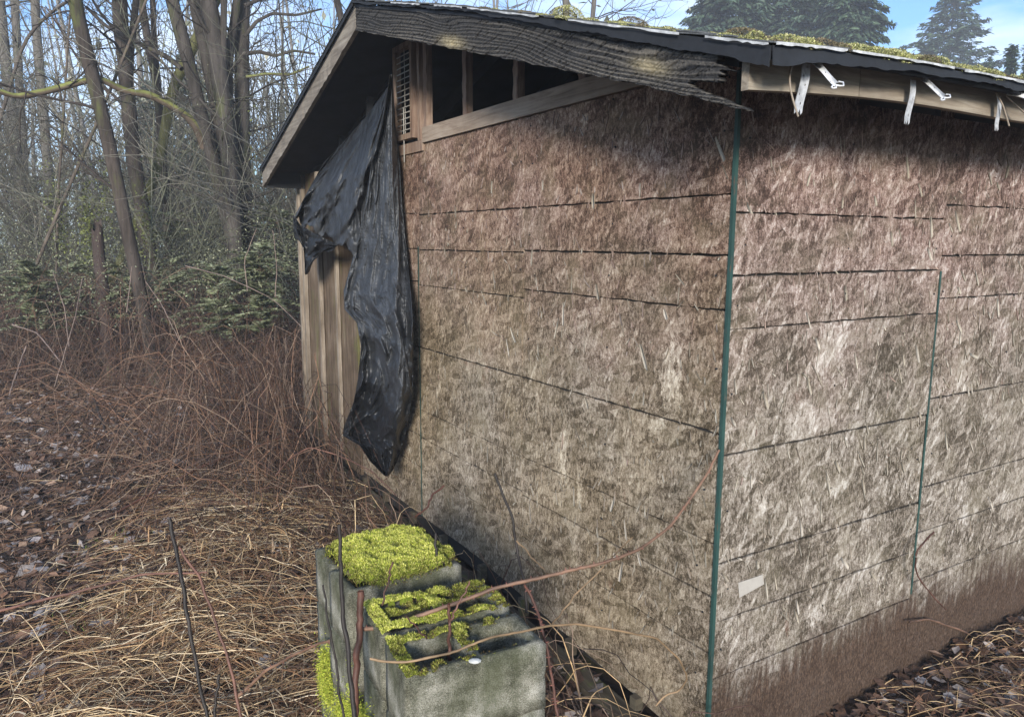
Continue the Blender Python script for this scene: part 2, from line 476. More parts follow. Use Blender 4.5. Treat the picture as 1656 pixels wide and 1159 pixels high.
M = {}
M['osb'] = osb_material()
M['plate'] = wood_material('pale_brown_lumber', (0.13, 0.095, 0.07), (0.25, 0.195, 0.15), (0.36, 0.30, 0.24), 1, 20)
M['stud'] = wood_material('brown_lumber', (0.10, 0.06, 0.045), (0.21, 0.145, 0.11), (0.34, 0.27, 0.21), 2, 20)
M['board'] = wood_material('brown_vertical_boards', (0.04, 0.028, 0.019), (0.115, 0.082, 0.056), (0.22, 0.17, 0.125), 2, 18, moss=(0.10, 0.115, 0.03))
M['batten'] = wood_material('pale_batten_edges', (0.08, 0.062, 0.046), (0.19, 0.155, 0.12), (0.33, 0.285, 0.235), 2, 25)
M['fascia'] = wood_material('grey_brown_fascia', (0.10, 0.08, 0.06), (0.22, 0.185, 0.145), (0.36, 0.32, 0.26), 0, 18)
M['barge_l'] = wood_material('weathered_rake_board', (0.08, 0.066, 0.053), (0.185, 0.16, 0.132), (0.31, 0.28, 0.235), 1, 20)
M['sill'] = wood_material('mossy_sill', (0.03, 0.025, 0.018), (0.085, 0.07, 0.05), (0.16, 0.14, 0.10), 1, 14, moss=(0.10, 0.13, 0.03))
M['shaded_timber'] = plain('shaded_roof_timber', (0.028, 0.031, 0.038), 0.85, var=0.3, scale=6)  # navy shade under the roof is put into this base colour
M['inner'] = plain('dark_backing', (0.02, 0.018, 0.016), 0.9)
M['shade_black'] = plain('black_shade_and_nails', (0.012, 0.014, 0.018), 0.8)  # roof edge and its cast shadow as plain black; nail heads share it
M['shingle'] = plain('grey_asphalt_shingle', (0.085, 0.09, 0.095), 0.9, var=0.5, scale=140, bumps=0.6)
def trim_material():
    m, nt, p = mat('chipped_green_paint')
    oc = node(nt, 'ShaderNodeTexCoord').outputs['Object']
    n = noise_n(nt, mapping(nt, oc, (60, 60, 9)), 1.0, 5, 0.7); n2 = noise_n(nt, oc, 4, 4, 0.6)
    c = ramp(nt, n2, [(0.35, (0.010, 0.034, 0.030)), (0.62, (0.022, 0.066, 0.056))])
    k = node(nt, 'ShaderNodeMapRange', {0: n, 1: 0.58, 2: 0.64, 3: 0.0, 4: 0.9}).outputs[0]
    c = mix_c(nt, k, c, (0.085, 0.062, 0.045))
    nt.links.new(c, p.inputs['Base Color']); p.inputs['Roughness'].default_value = 0.65
    nt.links.new(bump(nt, n, 0.5, 0.002), p.inputs['Normal'])
    return m
M['trim'] = trim_material()
M['drip'] = plain('worn_pale_metal_edge', (0.42, 0.43, 0.44), 0.55, var=0.6, scale=22)
M['rail'] = plain('white_bracket_metal', (0.62, 0.63, 0.64), 0.5, 0.1, 0.25, 60)
M['strap'] = plain('grey_bracket_metal', (0.42, 0.43, 0.45), 0.55, 0.2, 0.35, 60)
M['wire'] = plain('rusty_wire', (0.22, 0.18, 0.14), 0.6)
M['mesh'] = plain('light_wire_mesh', (0.33, 0.32, 0.30), 0.5)
M['cane'] = col_mat('bramble_cane', 0.6, 0.35, 0.3, 25, 0.3)
M['twig'] = col_mat('twig_bark', 0.85, 0.15, 0.3, 12)
M['leaf'] = col_mat('leaf', 0.6, 0.3, 0.25, 40)
M['litter'] = col_mat('dead_leaf', 0.7, 0.3, 0.35, 70, 0.3)
M['straw'] = col_mat('dry_straw', 0.75, 0.25, 0.25, 30)
M['flake'] = col_mat('wood_strand', 0.85, 0.2, 0.2, 150)
M['moss'] = col_mat('moss', 0.95, 0.05, 0.25, 90, 0.4)
M['rot'] = col_mat('rotten_wood', 0.9, 0.15, 0.3, 60, 0.4)

def bark_material():
    m, nt, p = mat('mossy_bark')
    oc = node(nt, 'ShaderNodeTexCoord').outputs['Object']
    a = node(nt, 'ShaderNodeAttribute', attribute_name='col').outputs['Color']
    g = noise_n(nt, mapping(nt, oc, (16, 16, 2.4)), 1.0, 6, 0.7, 0.4)
    k = node(nt, 'ShaderNodeMapRange', {0: g, 1: 0.3, 2: 0.7, 3: 0.55, 4: 1.5}).outputs[0]
    c = node(nt, 'ShaderNodeVectorMath', {0: a, 3: k}, operation='SCALE').outputs[0]
    mo = noise_n(nt, mapping(nt, oc, (3, 3, 0.9)), 1.0, 5, 0.7)
    km = node(nt, 'ShaderNodeMapRange', {0: mo, 1: 0.55, 2: 0.68, 3: 0.0, 4: 0.7}).outputs[0]
    c = mix_c(nt, km, c, (0.085, 0.10, 0.03))
    nt.links.new(c, p.inputs['Base Color'])
    p.inputs['Roughness'].default_value = 0.95
    p.inputs['Specular IOR Level'].default_value = 0.1
    nt.links.new(bump(nt, g, 0.9, 0.03), p.inputs['Normal'])
    return m
M['bark'] = bark_material()

def concrete_material():
    m, nt, p = mat('old_concrete')
    oc = node(nt, 'ShaderNodeTexCoord').outputs['Object']
    ge = node(nt, 'ShaderNodeNewGeometry')
    n1 = noise_n(nt, oc, 9, 6, 0.7); n2 = noise_n(nt, oc, 260, 4, 0.7); n3 = noise_n(nt, mapping(nt, oc, (7, 7, 2.5)), 1.0, 5, 0.65)
    n1 = math_n(nt, 'MULTIPLY_ADD', n2, 0.7, math_n(nt, 'MULTIPLY_ADD', n1, 1.2, -0.46))
    c = ramp(nt, n1, [(0.30, (0.05, 0.05, 0.034)), (0.44, (0.15, 0.146, 0.108)), (0.56, (0.28, 0.27, 0.215)), (0.70, (0.46, 0.44, 0.38))])
    g = node(nt, 'ShaderNodeMapRange', {0: n3, 1: 0.46, 2: 0.66, 3: 0.0, 4: 0.65}).outputs[0]
    c = mix_c(nt, g, c, (0.08, 0.088, 0.045))
    c = mix_c(nt, node(nt, 'ShaderNodeMapRange', {0: noise_n(nt, oc, 420, 2, 0.5), 1: 0.36, 2: 0.46, 3: 0.6, 4: 0.0}).outputs[0], c, (0.03, 0.03, 0.025))
    nt.links.new(c, p.inputs['Base Color'])
    p.inputs['Roughness'].default_value = 0.92
    p.inputs['Specular IOR Level'].default_value = 0.2
    nt.links.new(bump(nt, math_n(nt, 'ADD', n2, n1), 0.7, 0.006), p.inputs['Normal'])
    return m
M['concrete'] = concrete_material()

def plastic_material():
    m, nt, p = mat('black_polythene')
    oc = node(nt, 'ShaderNodeTexCoord').outputs['Object']
    a = node(nt, 'ShaderNodeAttribute', attribute_name='col').outputs['Color']
    sep = node(nt, 'ShaderNodeSeparateColor', {0: a})
    dust_sheen = noise_n(nt, oc, 7, 6, 0.7)
    kd = math_n(nt, 'MULTIPLY', sep.outputs[0], node(nt, 'ShaderNodeMapRange', {0: dust_sheen, 1: 0.35, 2: 0.7, 3: 0.25, 4: 1.0}).outputs[0])
    c = mix_c(nt, kd, (0.008, 0.009, 0.011), (0.075, 0.082, 0.094))  # pale grey mixed in stands for dust and soft sheen
    nt.links.new(c, p.inputs['Base Color'])
    nt.links.new(node(nt, 'ShaderNodeMapRange', {0: kd, 3: 0.42, 4: 0.68}).outputs[0], p.inputs['Roughness'])
    p.inputs['Specular IOR Level'].default_value = 0.45
    drops = node(nt, 'ShaderNodeTexVoronoi', {'Vector': oc, 'Scale': 70.0}, feature='SMOOTH_F1').outputs['Distance']
    crk = noise_n(nt, mapping(nt, oc, (1, 1, .6)), 9, 3, 0.5, 1.6)
    cr2 = node(nt, 'ShaderNodeTexVoronoi', {'Vector': mapping(nt, oc, (1, 1, .55), (.3, .2, .5)), 'Scale': 13.0}).outputs['Distance']
    crk = math_n(nt, 'ADD', crk, math_n(nt, 'MULTIPLY', cr2, 0.8))
    h = math_n(nt, 'ADD', math_n(nt, 'MULTIPLY', drops, math_n(nt, 'MULTIPLY', sep.outputs[1], -0.6)), math_n(nt, 'MULTIPLY', crk, 1.3))
    nt.links.new(bump(nt, h, 0.8, 0.012), p.inputs['Normal'])
    return m
M['plastic'] = plastic_material()

def ground_material():
    m, nt, p = mat('damp_forest_floor')
    oc = node(nt, 'ShaderNodeTexCoord').outputs['Object']
    n1 = noise_n(nt, oc, 1.6, 6, 0.7); n2 = noise_n(nt, oc, 38, 5, 0.7)
    f = math_n(nt, 'ADD', math_n(nt, 'MULTIPLY', n1, 0.5), math_n(nt, 'MULTIPLY', n2, 0.5))
    c = ramp(nt, f, [(0.3, (0.018, 0.012, 0.009)), (0.5, (0.055, 0.036, 0.026)), (0.68, (0.12, 0.083, 0.06))])
    g = node(nt, 'ShaderNodeMapRange', {0: noise_n(nt, oc, 0.9, 5, 0.7), 1: 0.56, 2: 0.68, 3: 0.0, 4: 0.6}).outputs[0]
    c = mix_c(nt, g, c, (0.06, 0.075, 0.02))
    nt.links.new(c, p.inputs['Base Color'])
    p.inputs['Roughness'].default_value = 0.95
    nt.links.new(bump(nt, n2, 0.8, 0.03), p.inputs['Normal'])
    return m
M['ground'] = ground_material()

# ------------------------------------------------------------------ ground
def gh(x, y):
    x = np.asarray(x, float); y = np.asarray(y, float)
    h = 0.035 * np.sin(x * 2.1 + 0.7 * np.sin(y * 1.3)) * np.sin(y * 1.7 + 0.5) + 0.015 * np.sin(x * 6.3 + y * 2) * np.sin(y * 7.1 - x)
    h = h - 0.05
    d = np.hypot(x - 0, y - 0)
    h = h + 0.02 * np.clip(d - 12, 0, 40) * (0.6 + 0.4 * np.sin(x * 0.11 + 1))
    # dead grass heap left of the shed
    h = h + 0.10 * np.exp(-((x + 1.55) ** 2 / 0.7 + (y - 4.0) ** 2 / 1.4))
    return h
n = 240
w = np.linspace(-1, 1, n)
wx = 150 * np.sign(w) * (0.03 * np.abs(w) + 0.97 * np.abs(w) ** 3.2)
X, Y = np.meshgrid(wx - 1.0, wx + 6.0, indexing='ij')
Vg = np.stack([X, Y, gh(X, Y)], -1).reshape(-1, 3)
tag(mesh_obj('ground', Vg, grid_faces(n, n), M['ground'], smooth=True), kind='structure')
ground = bpy.data.objects['ground']

# ------------------------------------------------------------------ shed
shed = empty('shed', tuple(corner), YAW)
tag(shed, 'derelict wooden shed with weathered strand board walls and a rotting mossy roof', 'shed')
RIDGE_T, RIDGE_Z = 2.44, 3.125
EAVE_R, EAVE_L, RK, BACK = -0.43, 4.75, -0.35, 5.0
def sag(s, t):
    return -0.05 * np.exp(-np.clip(s + 0.45, 0, 9) / 0.5) * np.clip((1.2 - t) / 1.6, 0, 1)
def roof_z(s, t):
    s = np.asarray(s, float); t = np.asarray(t, float)
    return np.where(t < RIDGE_T, RIDGE_Z - 0.274 * (RIDGE_T - t) + sag(s, t), RIDGE_Z - 0.312 * (t - RIDGE_T))

def rough_board(u0, u1, z0, z1, wall, th=0.011, j=0.0016, front=0.0, z0b=None):
    """a siding piece with slightly ragged long edges; wall 'g' or 'r'"""
    nu = max(3, int((u1 - u0) / 0.035))
    us = np.linspace(u0, u1, nu)
    zb = np.full(nu, z0) if z0b is None else z0b(us)
    lo = zb + j * rng.standard_normal(nu); hi = z1 + j * rng.standard_normal(nu)
    bow = front + 0.0012 * np.sin(us * 2.3 + rng.uniform(0, 6))
    rows = []
    c = 0.0018
    # profile rings: back-bottom, front-bottom bevel, front, front-top, back-top
    prof = [(lo, th), (lo, c), (lo + c, 0), (hi - c, 0), (hi, c), (hi, th)]
    V = []
    for zz, d in prof:
        V.append(np.stack([us, bow + d, zz], 1))
    V = np.stack(V, 1)             # nu, 6, 3
    Fq = []
    for i in range(nu - 1):
        for k in range(6):
            a = i * 6 + k; b = i * 6 + (k + 1) % 6
            Fq.append((a, b, b + 6, a + 6))
    V = V.reshape(-1, 3)
    Fq.append(tuple(range(6))[::-1]); e = (nu - 1) * 6
    Fq.append(tuple(e + k for k in range(6)))
    if wall == 'g': V = V[:, [1, 0, 2]]
    else: V = V[:, [0, 1, 2]]
    return V, Fq

def siding(u0, u1, cuts, wall, gaps, z0b=None):
    for i in range(len(cuts) - 1):
        z0 = cuts[i] + ((gaps[i] * 0.6 + 0.0026) / 2 if i else 0); z1 = cuts[i + 1] - ((gaps[i + 1] * 0.6 + 0.0026) / 2 if i + 1 < len(cuts) - 1 else 0)
        V, Fq = rough_board(u0, u1, z0, z1, wall, z0b=(z0b if i == 0 else None), front=rng.uniform(0, 0.0035))
        mesh_obj('siding_board', V, Fq, M['osb'], shed)
g9 = [0, .004, .006, .005, .008, .003, .007, .004, 0]
def bot_g(t): return np.clip(0.03 + 0.067 * (t - 0.45), -0.0, 0.115)
siding(0.004, 1.258, [0, .397, .609, .804, 1.192, 1.610, 1.790, 1.985, 2.385], 'g', [0, .004, .005, .005, .008, .005, .009, .005, 0], bot_g)
siding(1.262, 2.436, [0, .425, .625, .800, 1.192, 1.570, 1.780, 1.985, 2.385], 'g', [0, .003, .006, .004, .009, .004, .006, .007, 0], bot_g)
siding(2.442, 3.50, [0, .430, .630, .804, 1.192, 1.590, 1.786, 1.995, 2.385], 'g', [0, .003, .006, .004, .007, .004, .006, .006, 0], bot_g)
def bot_r(s): return np.full_like(s, -0.12)
siding(0.004, 1.219, [0, .300, .517, .734, 1.119, 1.548, 1.725, 1.927, 2.390], 'r', [0, .005, .006, .005, .009, .004, .008, .004, 0], bot_r)
siding(1.224, 2.440, [0, .370, .595, .799, 1.185, 1.606, 1.782, 1.985, 2.390], 'r', [0, .004, .006, .004, .007, .006, .008, .004, 0], bot_r)
siding(2.446, 3.66, [0, .300, .517, .734, 1.119, 1.548, 1.725, 1.927, 2.390], 'r', [0, .004, .006, .004, .007, .006, .008, .004, 0], bot_r)
siding(3.666, 4.99, [0, .300, .517, .734, 1.119, 1.548, 1.725, 1.927, 2.390], 'r', [0, .004, .006, .004, .007, .006, .008, .004, 0], bot_r)
b = MB()
b.box((0.014, 0.03, 0.02), (0.022, 4.86, 2.38))
b.box((0.03, 0.014, -0.1), (4.98, 0.022, 2.39))
b.box((0.03, 4.866, -0.1), (4.98, 4.88, 2.36))
b.box((4.985, 0.03, -0.1), (5.0, 4.86, 2.9))
b.build('inner_sheathing', M['inner'], shed)
# green metal trims
b = MB()
b.box((-0.0035, -0.0035, 0.0), (-0.001, 0.009, 2.36)); b.box((-0.001, -0.0035, 0.0), (0.010, -0.001, 2.36))
o = b.build('corner_trim', M['trim'], shed); o['label'] = 'dark green metal corner trim'
bm_ = MB().box((-0.0022, 2.431, 0.115), (-0.0004, 2.443, 1.80)).build('seam_strip', M['trim'], shed)
bm_['label'] = 'thin green metal strip over the joint'
V = []
MB().box((1.2160, -0.0026, 0.32), (1.2265, -0.0004, 1.72)).build('seam_strip', M['trim'], shed)
# top plate, studs, vent
MB().box((-0.012, 0.03, 2.388), (0.03, 2.335, 2.472)).build('top_plate', M['plate'], shed)
MB().box((-0.010, 2.34, 2.345), (0.03, 2.76, 2.405)).build('vent_sill', M['stud'], shed)
MB().box((0.03, 2.80, 2.385), (0.07, 4.86, 2.44)).build('top_plate', M['shaded_timber'], shed)  # far plate coloured dark so it sinks into the shade
MB().box((0.09, 2.75, 2.36), (0.10, 4.87, 3.02)).hexa([(0.09, 2.44, 2.36), (0.10, 2.44, 2.36), (0.10, 2.75, 2.36), (0.09, 2.75, 2.36), (0.09, 2.44, 3.02), (0.10, 2.44, 3.02), (0.10, 2.75, 3.02), (0.09, 2.75, 3.02)]) if False else None
def stud(t0, t1, z0, x0=-0.006, x1=0.032, nm='stud', m='stud'):
    zt = float(roof_z(0, (t0 + t1) / 2)) - 0.055
    V = []
    nz_ = 14
    for k, z in enumerate(np.linspace(z0, zt, nz_)):
        e = 0.0022 * rng.standard_normal(4)
        V += [(x0 + e[0], t0 + e[1], z), (x1, t0, z), (x1, t1, z), (x0 + e[2], t1 + e[3], z)]
    Fq = [(a * 4 + k, a * 4 + (k + 1) % 4, a * 4 + 4 + (k + 1) % 4, a * 4 + 4 + k) for a in range(nz_ - 1) for k in range(4)]
    Fq += [(0, 3, 2, 1), tuple((nz_ - 1) * 4 + k for k in range(4))]
    return mesh_obj(nm, V, Fq, M[m], shed)
for t_ in (0.80, 1.305, 1.805, 2.285):
    stud(t_, t_ + 0.042, 2.474)
for t_ in (3.3, 3.9, 4.5):
    stud(t_, t_ + 0.042, 2.442, 0.03, 0.07, m='shaded_timber')  # studs behind the sheet coloured dark in place of shade
stud(2.375, 2.405, 2.407, -0.008, 0.06)
# vent: frame and wire grid
fr = MB()
fr.box((-0.022, 2.452, 2.43), (0.02, 2.480, 2.98)); fr.box((-0.022, 2.70, 2.43), (0.02, 2.728, 2.98))
fr.box((-0.022, 2.480, 2.43), (0.02, 2.70, 2.462)); fr.box((-0.022, 2.480, 2.95), (0.02, 2.70, 2.98))
vent = fr.build('vent', M['stud'], shed)
gr = MB()
for z in np.arange(2.485, 2.94, 0.033):
    gr.box((-0.008, 2.481, z), (-0.005, 2.699, z + 0.006))
for t_ in (2.59,):
    gr.box((-0.0048, t_, 2.463), (-0.002, t_ + 0.005, 2.949))
gr.build('wire_grid', M['mesh'], vent)
MB().box((-0.016, 2.59, 2.30), (-0.012, 2.596, 2.62)).build('hanging_wire', M['mesh'], vent)
# vertical boards with battens on the far part of the gable
edges = [3.505, 3.88, 4.29, 4.72, 4.875]
for a, c_ in zip(edges[:-1], edges[1:]):
    j = rng.uniform(-0.006, 0.004)
    zb = 0.10 + rng.uniform(-0.03, 0.05)
    MB().box((-0.012 + j, a + 0.004, zb), (0.010, c_ - 0.004, 2.38)).build('vertical_board', M['board'], shed)
for t_ in (3.88, 4.29, 4.72):
    zb = 0.12 + rng.uniform(-0.02, 0.12)
    MB().box((-0.048 + rng.uniform(-.006, .006), t_ - 0.020, zb), (-0.019, t_ + 0.018, 2.37)).build('batten', M['batten'], shed)
MB().box((-0.045, 4.84, 0.1), (-0.019, 4.878, 2.37)).build('batten', M['batten'], shed)
# sill and shims
def bent(x0, x1, z0f, z1f, t0, t1, name, m, nn=60, jit=0.004):
    ts = np.linspace(t0, t1, nn); V = []
    for t_ in ts:
        e = jit * rng.standard_normal(4)
        V += [(x0 + e[0], t_, z0f(t_) + e[1]), (x1, t_, z0f(t_)), (x1, t_, z1f(t_)), (x0 + e[2], t_, z1f(t_) + e[3])]
    Fq = [(a * 4 + k, a * 4 + 4 + k, a * 4 + 4 + (k + 1) % 4, a * 4 + (k + 1) % 4) for a in range(nn - 1) for k in range(4)]
    Fq += [(0, 1, 2, 3), tuple((nn - 1) * 4 + k for k in (3, 2, 1, 0))]
    return mesh_obj(name, V, Fq, m, shed)
bent(-0.115, -0.02, lambda t: -0.16, lambda t: -0.015 + 0.018 * t, -0.02, 4.88, 'sill_beam', M['sill'])
for t_ in (0.35, 0.8, 1.2, 1.62, 2.1, 2.55, 3.0, 3.4):
    MB().box((-0.03, t_, -0.02 + 0.018 * t_), (0.012, t_ + 0.035, min(0.1, 0.02 + 0.06 * t_))).build('shim_block', M['sill'], shed)

# ---- roof
V, Fq = slab(lambda s, t: roof_z(s, t) - 0.018, 0.016, (-0.355, BACK + 0.3), (EAVE_R + 0.012, RIDGE_T), 40, 24)
mesh_obj('roof_deck', V, Fq, M['shaded_timber'], shed)
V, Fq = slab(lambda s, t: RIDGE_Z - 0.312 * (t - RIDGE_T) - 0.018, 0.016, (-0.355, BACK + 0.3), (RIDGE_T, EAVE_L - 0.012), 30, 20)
mesh_obj('roof_deck', V, Fq, M['shaded_timber'], shed)
# rafters inside and at the verge
for s in (-0.30, 0.10, 0.61, 1.22, 1.83, 2.44, 3.05, 3.66, 4.27, 4.9):
    for sgn in (0, 1):
        ts = np.linspace(-0.27, RIDGE_T - 0.02, 8) if sgn == 0 else np.linspace(RIDGE_T + 0.02, EAVE_L - 0.05, 8)
        V = []
        for t_ in ts:
            z1 = float(roof_z(s, t_)) - 0.036
            V += [(s, t_, z1 - 0.10), (s + 0.038, t_, z1 - 0.10), (s + 0.038, t_, z1), (s, t_, z1)]
        if s in (-0.30, 0.10): 
            for q in range(0, len(V), 4):
                z1 = V[q + 2][2]; V[q] = (V[q][0], V[q][1], z1 - 0.03); V[q + 1] = (V[q + 1][0], V[q + 1][1], z1 - 0.03)
        Fq = [(a * 4 + k, a * 4 + 4 + k, a * 4 + 4 + (k + 1) % 4, a * 4 + (k + 1) % 4) for a in range(7) for k in range(4)] + [(0, 1, 2, 3), (31, 30, 29, 28)]
        mesh_obj('rafter', V, Fq, M['shaded_timber'], shed)
# shingles: eave course and verge tabs one by one, the rest joined
def tab(s0, s1, t_lo, t_hi, lift, over=0.0):
    j = rng.uniform(-0.006, 0.006, 4); l = rng.uniform(0, 0.006, 4)
    P = [(s0 + j[0] * .3, t_lo + j[1]), (s1 + j[2] * .3, t_lo + j[3]), (s1, t_hi), (s0, t_hi)]
    V = []
    for dz in (0, 0.004):
        for i, (s, t) in enumerate(P):
            z = float(roof_z(s, t)) - 0.001 + dz + (lift + l[i] if i in (0, 1) else 0.001 + 0.6 * lift * 0)
            V.append((s, t, z))
    return V
box_f = [(0, 3, 2, 1), (4, 5, 6, 7), (0, 1, 5, 4), (1, 2, 6, 5), (2, 3, 7, 6), (3, 0, 4, 7)]
jv, jf = [], []
def put(V, single):
    if single: mesh_obj('shingle', V, box_f, M['shingle'], shed)
    else:
        n0 = len(jv); jv.extend(V); jf.extend([tuple(i + n0 for i in f) for f in box_f])
exp_ = 0.13
for side in (0, 1):
    L_ = (RIDGE_T - EAVE_R) if side == 0 else (EAVE_L - RIDGE_T)
    nc = int(L_ / exp_) + 1
    for c_ in range(nc):
        off = (c_ % 2) * 0.15
        s = -0.375 - off * 0.0
        k = 0
        while s < BACK + 0.3:
            wd = 0.30 if not (k == 0 and c_ % 2) else 0.15
            s1 = min(s + wd, BACK + 0.3)
            if side == 0: a, b_ = EAVE_R - 0.012 + c_ * exp_, min(EAVE_R + (c_ + 1.5) * exp_, RIDGE_T)
            else: a, b_ = EAVE_L + 0.012 - c_ * exp_, max(EAVE_L - (c_ + 1.5) * exp_, RIDGE_T)
            single = (side == 0 and (c_ == 0 and s < 3 or k == 0)) or (side == 1 and k == 0)
            put(tab(s + 0.003, s1 - 0.003, a, b_, 0.004), single)
            s = s1; k += 1
tag(mesh_obj('shingle_field', jv, jf, M['shingle'], shed), kind='stuff')
# dark strips along eave and verge: roof edge plus its shadow painted in
def strip(pts_top, pts_bot, th_vec):
    n_ = len(pts_top); V = list(pts_top) + list(pts_bot)
    V = np.array(V); V2 = V + np.array(th_vec)
    F1 = [(i, i + 1, n_ + i + 1, n_ + i) for i in range(n_ - 1)]
    F2 = [tuple(2 * n_ + k for k in f[::-1]) for f in F1]
    Fe = [(i, 2 * n_ + i, 2 * n_ + i + 1, i + 1) for i in range(n_ - 1)] + [(n_ + i, n_ + i + 1, 3 * n_ + i + 1, 3 * n_ + i) for i in range(n_ - 1)]
    Fe += [(0, n_, 3 * n_, 2 * n_), (n_ - 1, 3 * n_ - 1, 4 * n_ - 1, 2 * n_ - 1)]
    return np.concatenate([V, V2]), F1 + F2 + Fe
ss = np.linspace(-0.369, BACK + 0.28, 240)
top = [(s, EAVE_R - 0.006, float(roof_z(s, EAVE_R)) - 0.003) for s in ss]
bot = [(s, EAVE_R - 0.010 + 0.002 * math.sin(s * 9), float(roof_z(s, EAVE_R)) - 0.020 - 0.026 * math.exp(-(s + 0.369) / 0.35) - 0.005 * rng.random() - 0.004 * math.sin(s * 23) * math.sin(s * 7)) for s in ss]
V, Fq = strip(top, bot, (0, 0.0025, 0)); mesh_obj('eave_edge_shadow', V, Fq, M['shade_black'], shed)
tt = np.linspace(EAVE_R, RIDGE_T, 160)
def drp(t): return 0.011 + 0.034 * np.clip((1.3 - t) / 1.7, 0, 1) ** 1.3  # strip deepens towards the eave as the overhang's shadow does
top = [(-0.368, t, float(roof_z(-.36, t)) - 0.003) for t in tt]
bot = [(-0.371 - 0.002 * math.sin(t * 11), t, float(roof_z(-.36, t)) - drp(t) - 0.005 * rng.random() - 0.004 * math.sin(t * 19) * math.sin(t * 5)) for t in tt]
V, Fq = strip(top, bot, (0.0025, 0, 0)); mesh_obj('verge_edge_shadow', V, Fq, M['shade_black'], shed)
tt = np.linspace(RIDGE_T + .001, EAVE_L, 100)
top = [(-0.368, t, float(roof_z(-.36, t)) - 0.003) for t in tt]
bot = [(-0.370, t, float(roof_z(-.36, t)) - 0.026 - 0.003 * rng.random()) for t in tt]
V, Fq = strip(top, bot, (0.0025, 0, 0)); mesh_obj('verge_edge_shadow', V, Fq, M['shade_black'], shed)

# worn pale drip edge showing in pieces along the roof edge
s_ = -0.37
while s_ < 4.8:
    ln = rng.uniform(0.25, 0.9)
    ss = np.linspace(s_, s_ + ln, 16)
    top = [(s, EAVE_R - 0.0175, float(roof_z(s, EAVE_R)) + 0.003) for s in ss]
    bot = [(s, EAVE_R - 0.0170, float(roof_z(s, EAVE_R)) - 0.001 - 0.005 * rng.random()) for s in ss]
    V, Fq = strip(top, bot, (0, 0.0012, 0)); mesh_obj('drip_edge', V, Fq, M['drip'], shed)
    s_ += ln + rng.uniform(0.01, 0.08)
t_ = EAVE_R
while t_ < 1.7:
    ln = rng.uniform(0.2, 0.6)
    tt = np.linspace(t_, min(t_ + ln, 1.9), 14)
    top = [(-0.3795, t, float(roof_z(-.36, t)) + 0.002) for t in tt]
    bot = [(-0.3790, t, float(roof_z(-.36, t)) - 0.001 - 0.005 * rng.random()) for t in tt]
    V, Fq = strip(top, bot, (0.0012, 0, 0)); mesh_obj('drip_edge', V, Fq, M['drip'], shed)
    t_ += ln + rng.uniform(0.02, 0.2)
# fascia on the long side, in boards with a joint
for a, c_ in ((-0.345, 0.10), (0.103, 2.3), (2.304, 5.28)):
    sx_ = np.linspace(a, c_, 24); V = []
    for s in sx_:
        z1 = float(roof_z(s, -0.33)) - 0.037
        zb = z1 - 0.078 + 0.003 * math.sin(s * 5)
        V += [(s, -0.346, zb), (s, -0.322, zb), (s, -0.322, z1), (s, -0.346, z1)]
    Fq = [(q * 4 + k, q * 4 + (k + 1) % 4, q * 4 + 4 + (k + 1) % 4, q * 4 + 4 + k) for q in range(23) for k in range(4)] + [(3, 2, 1, 0), (92, 93, 94, 95)]
    mesh_obj('fascia_board', V, Fq, M['fascia'], shed)
# fascia on the far eave, shade put in as black colour
MB().box((-0.33, 4.70, 2.26), (5.2, 4.72, 2.39)).build('fascia_board', M['shade_black'], shed)

# left rake board
V = []
ts = np.linspace(RIDGE_T + 0.005, 4.735, 60)
for t_ in ts:
    z1 = float(roof_z(0, t_)) - 0.019; e = 0.0015 * rng.standard_normal(2)
    z0_ = z1 - 0.125
    V += [(-0.352 + e[0], t_, z0_ + e[1]), (-0.328, t_, z0_), (-0.328, t_, z1), (-0.352, t_, z1)]
Fq = [(q * 4 + k, q * 4 + 4 + k, q * 4 + 4 + (k + 1) % 4, q * 4 + (k + 1) % 4) for q in range(59) for k in range(4)] + [(0, 1, 2, 3), (239, 238, 237, 236)]
o = mesh_obj('rake_board', V, Fq, M['barge_l'], shed); o['label'] = 'straight pale rake board on the left slope'

# rotten rake board on the right slope: relief of raised grain, ragged broken end
nu_, nv_ = 900, 64
uu = np.linspace(2.44, -0.37, nu_); vv = np.linspace(0, 1, nv_)
T_, Vv = np.meshgrid(uu, vv, indexing='ij')
ztop = roof_z(-0.35, T_) - 0.019
low = np.interp(uu, [-0.37, -0.345, 0.1, 0.5, 0.85, 2.44], [2.140, 2.160, 2.300, 2.415, 2.517, 2.972])[:, None]
low = low + 0.003 * np.sin(T_ * 47) * np.cos(T_ * 19)
Z_ = low + (ztop - low) * Vv
a_ = np.array([[-0.274, 1.0]])
# along / across coordinates, knots bend the rings
al, ac = T_ * 1.0, (Z_ - ztop)
ph = ac * 400 + 1.3 * np.sin(al * 2.2 + 1) + 0.8 * np.sin(al * 5.1) + 2.2 * fnoise(np.stack([al * 9, ac * 60, al * 0], -1).reshape(-1, 3)).reshape(al.shape)
for (kt, ka, kr, kk) in ((1.35, -0.05, 0.09, 9), (0.30, -0.10, 0.14, 13), (0.75, -0.13, 0.10, -9), (-0.1, -0.09, 0.12, 14), (2.0, -0.09, 0.08, 7)):
    ph = ph + kk * np.exp(-(((al - kt) / (kr * 2.2)) ** 2 + ((ac - ka) / (kr * .55)) ** 2))
rel = np.sin(ph) * 0.5 + 0.3 * np.sin(ph * 2.3 + al * 9) + 0.35 * rng.standard_normal(T_.shape) * 0.6
PN = np.stack([T_ * 30, Z_ * 90, T_ * 0], -1).reshape(-1, 3)
big = (fnoise(PN, 0.35)).reshape(T_.shape)
pit = np.clip(fnoise(PN + 40, 0.22).reshape(T_.shape) - 0.45, 0, 1)
X_ = -0.353 - 0.0022 * rel - 0.002 * big + 0.018 * pit * np.clip((0.9 - T_) / .8, 0.25, 1)
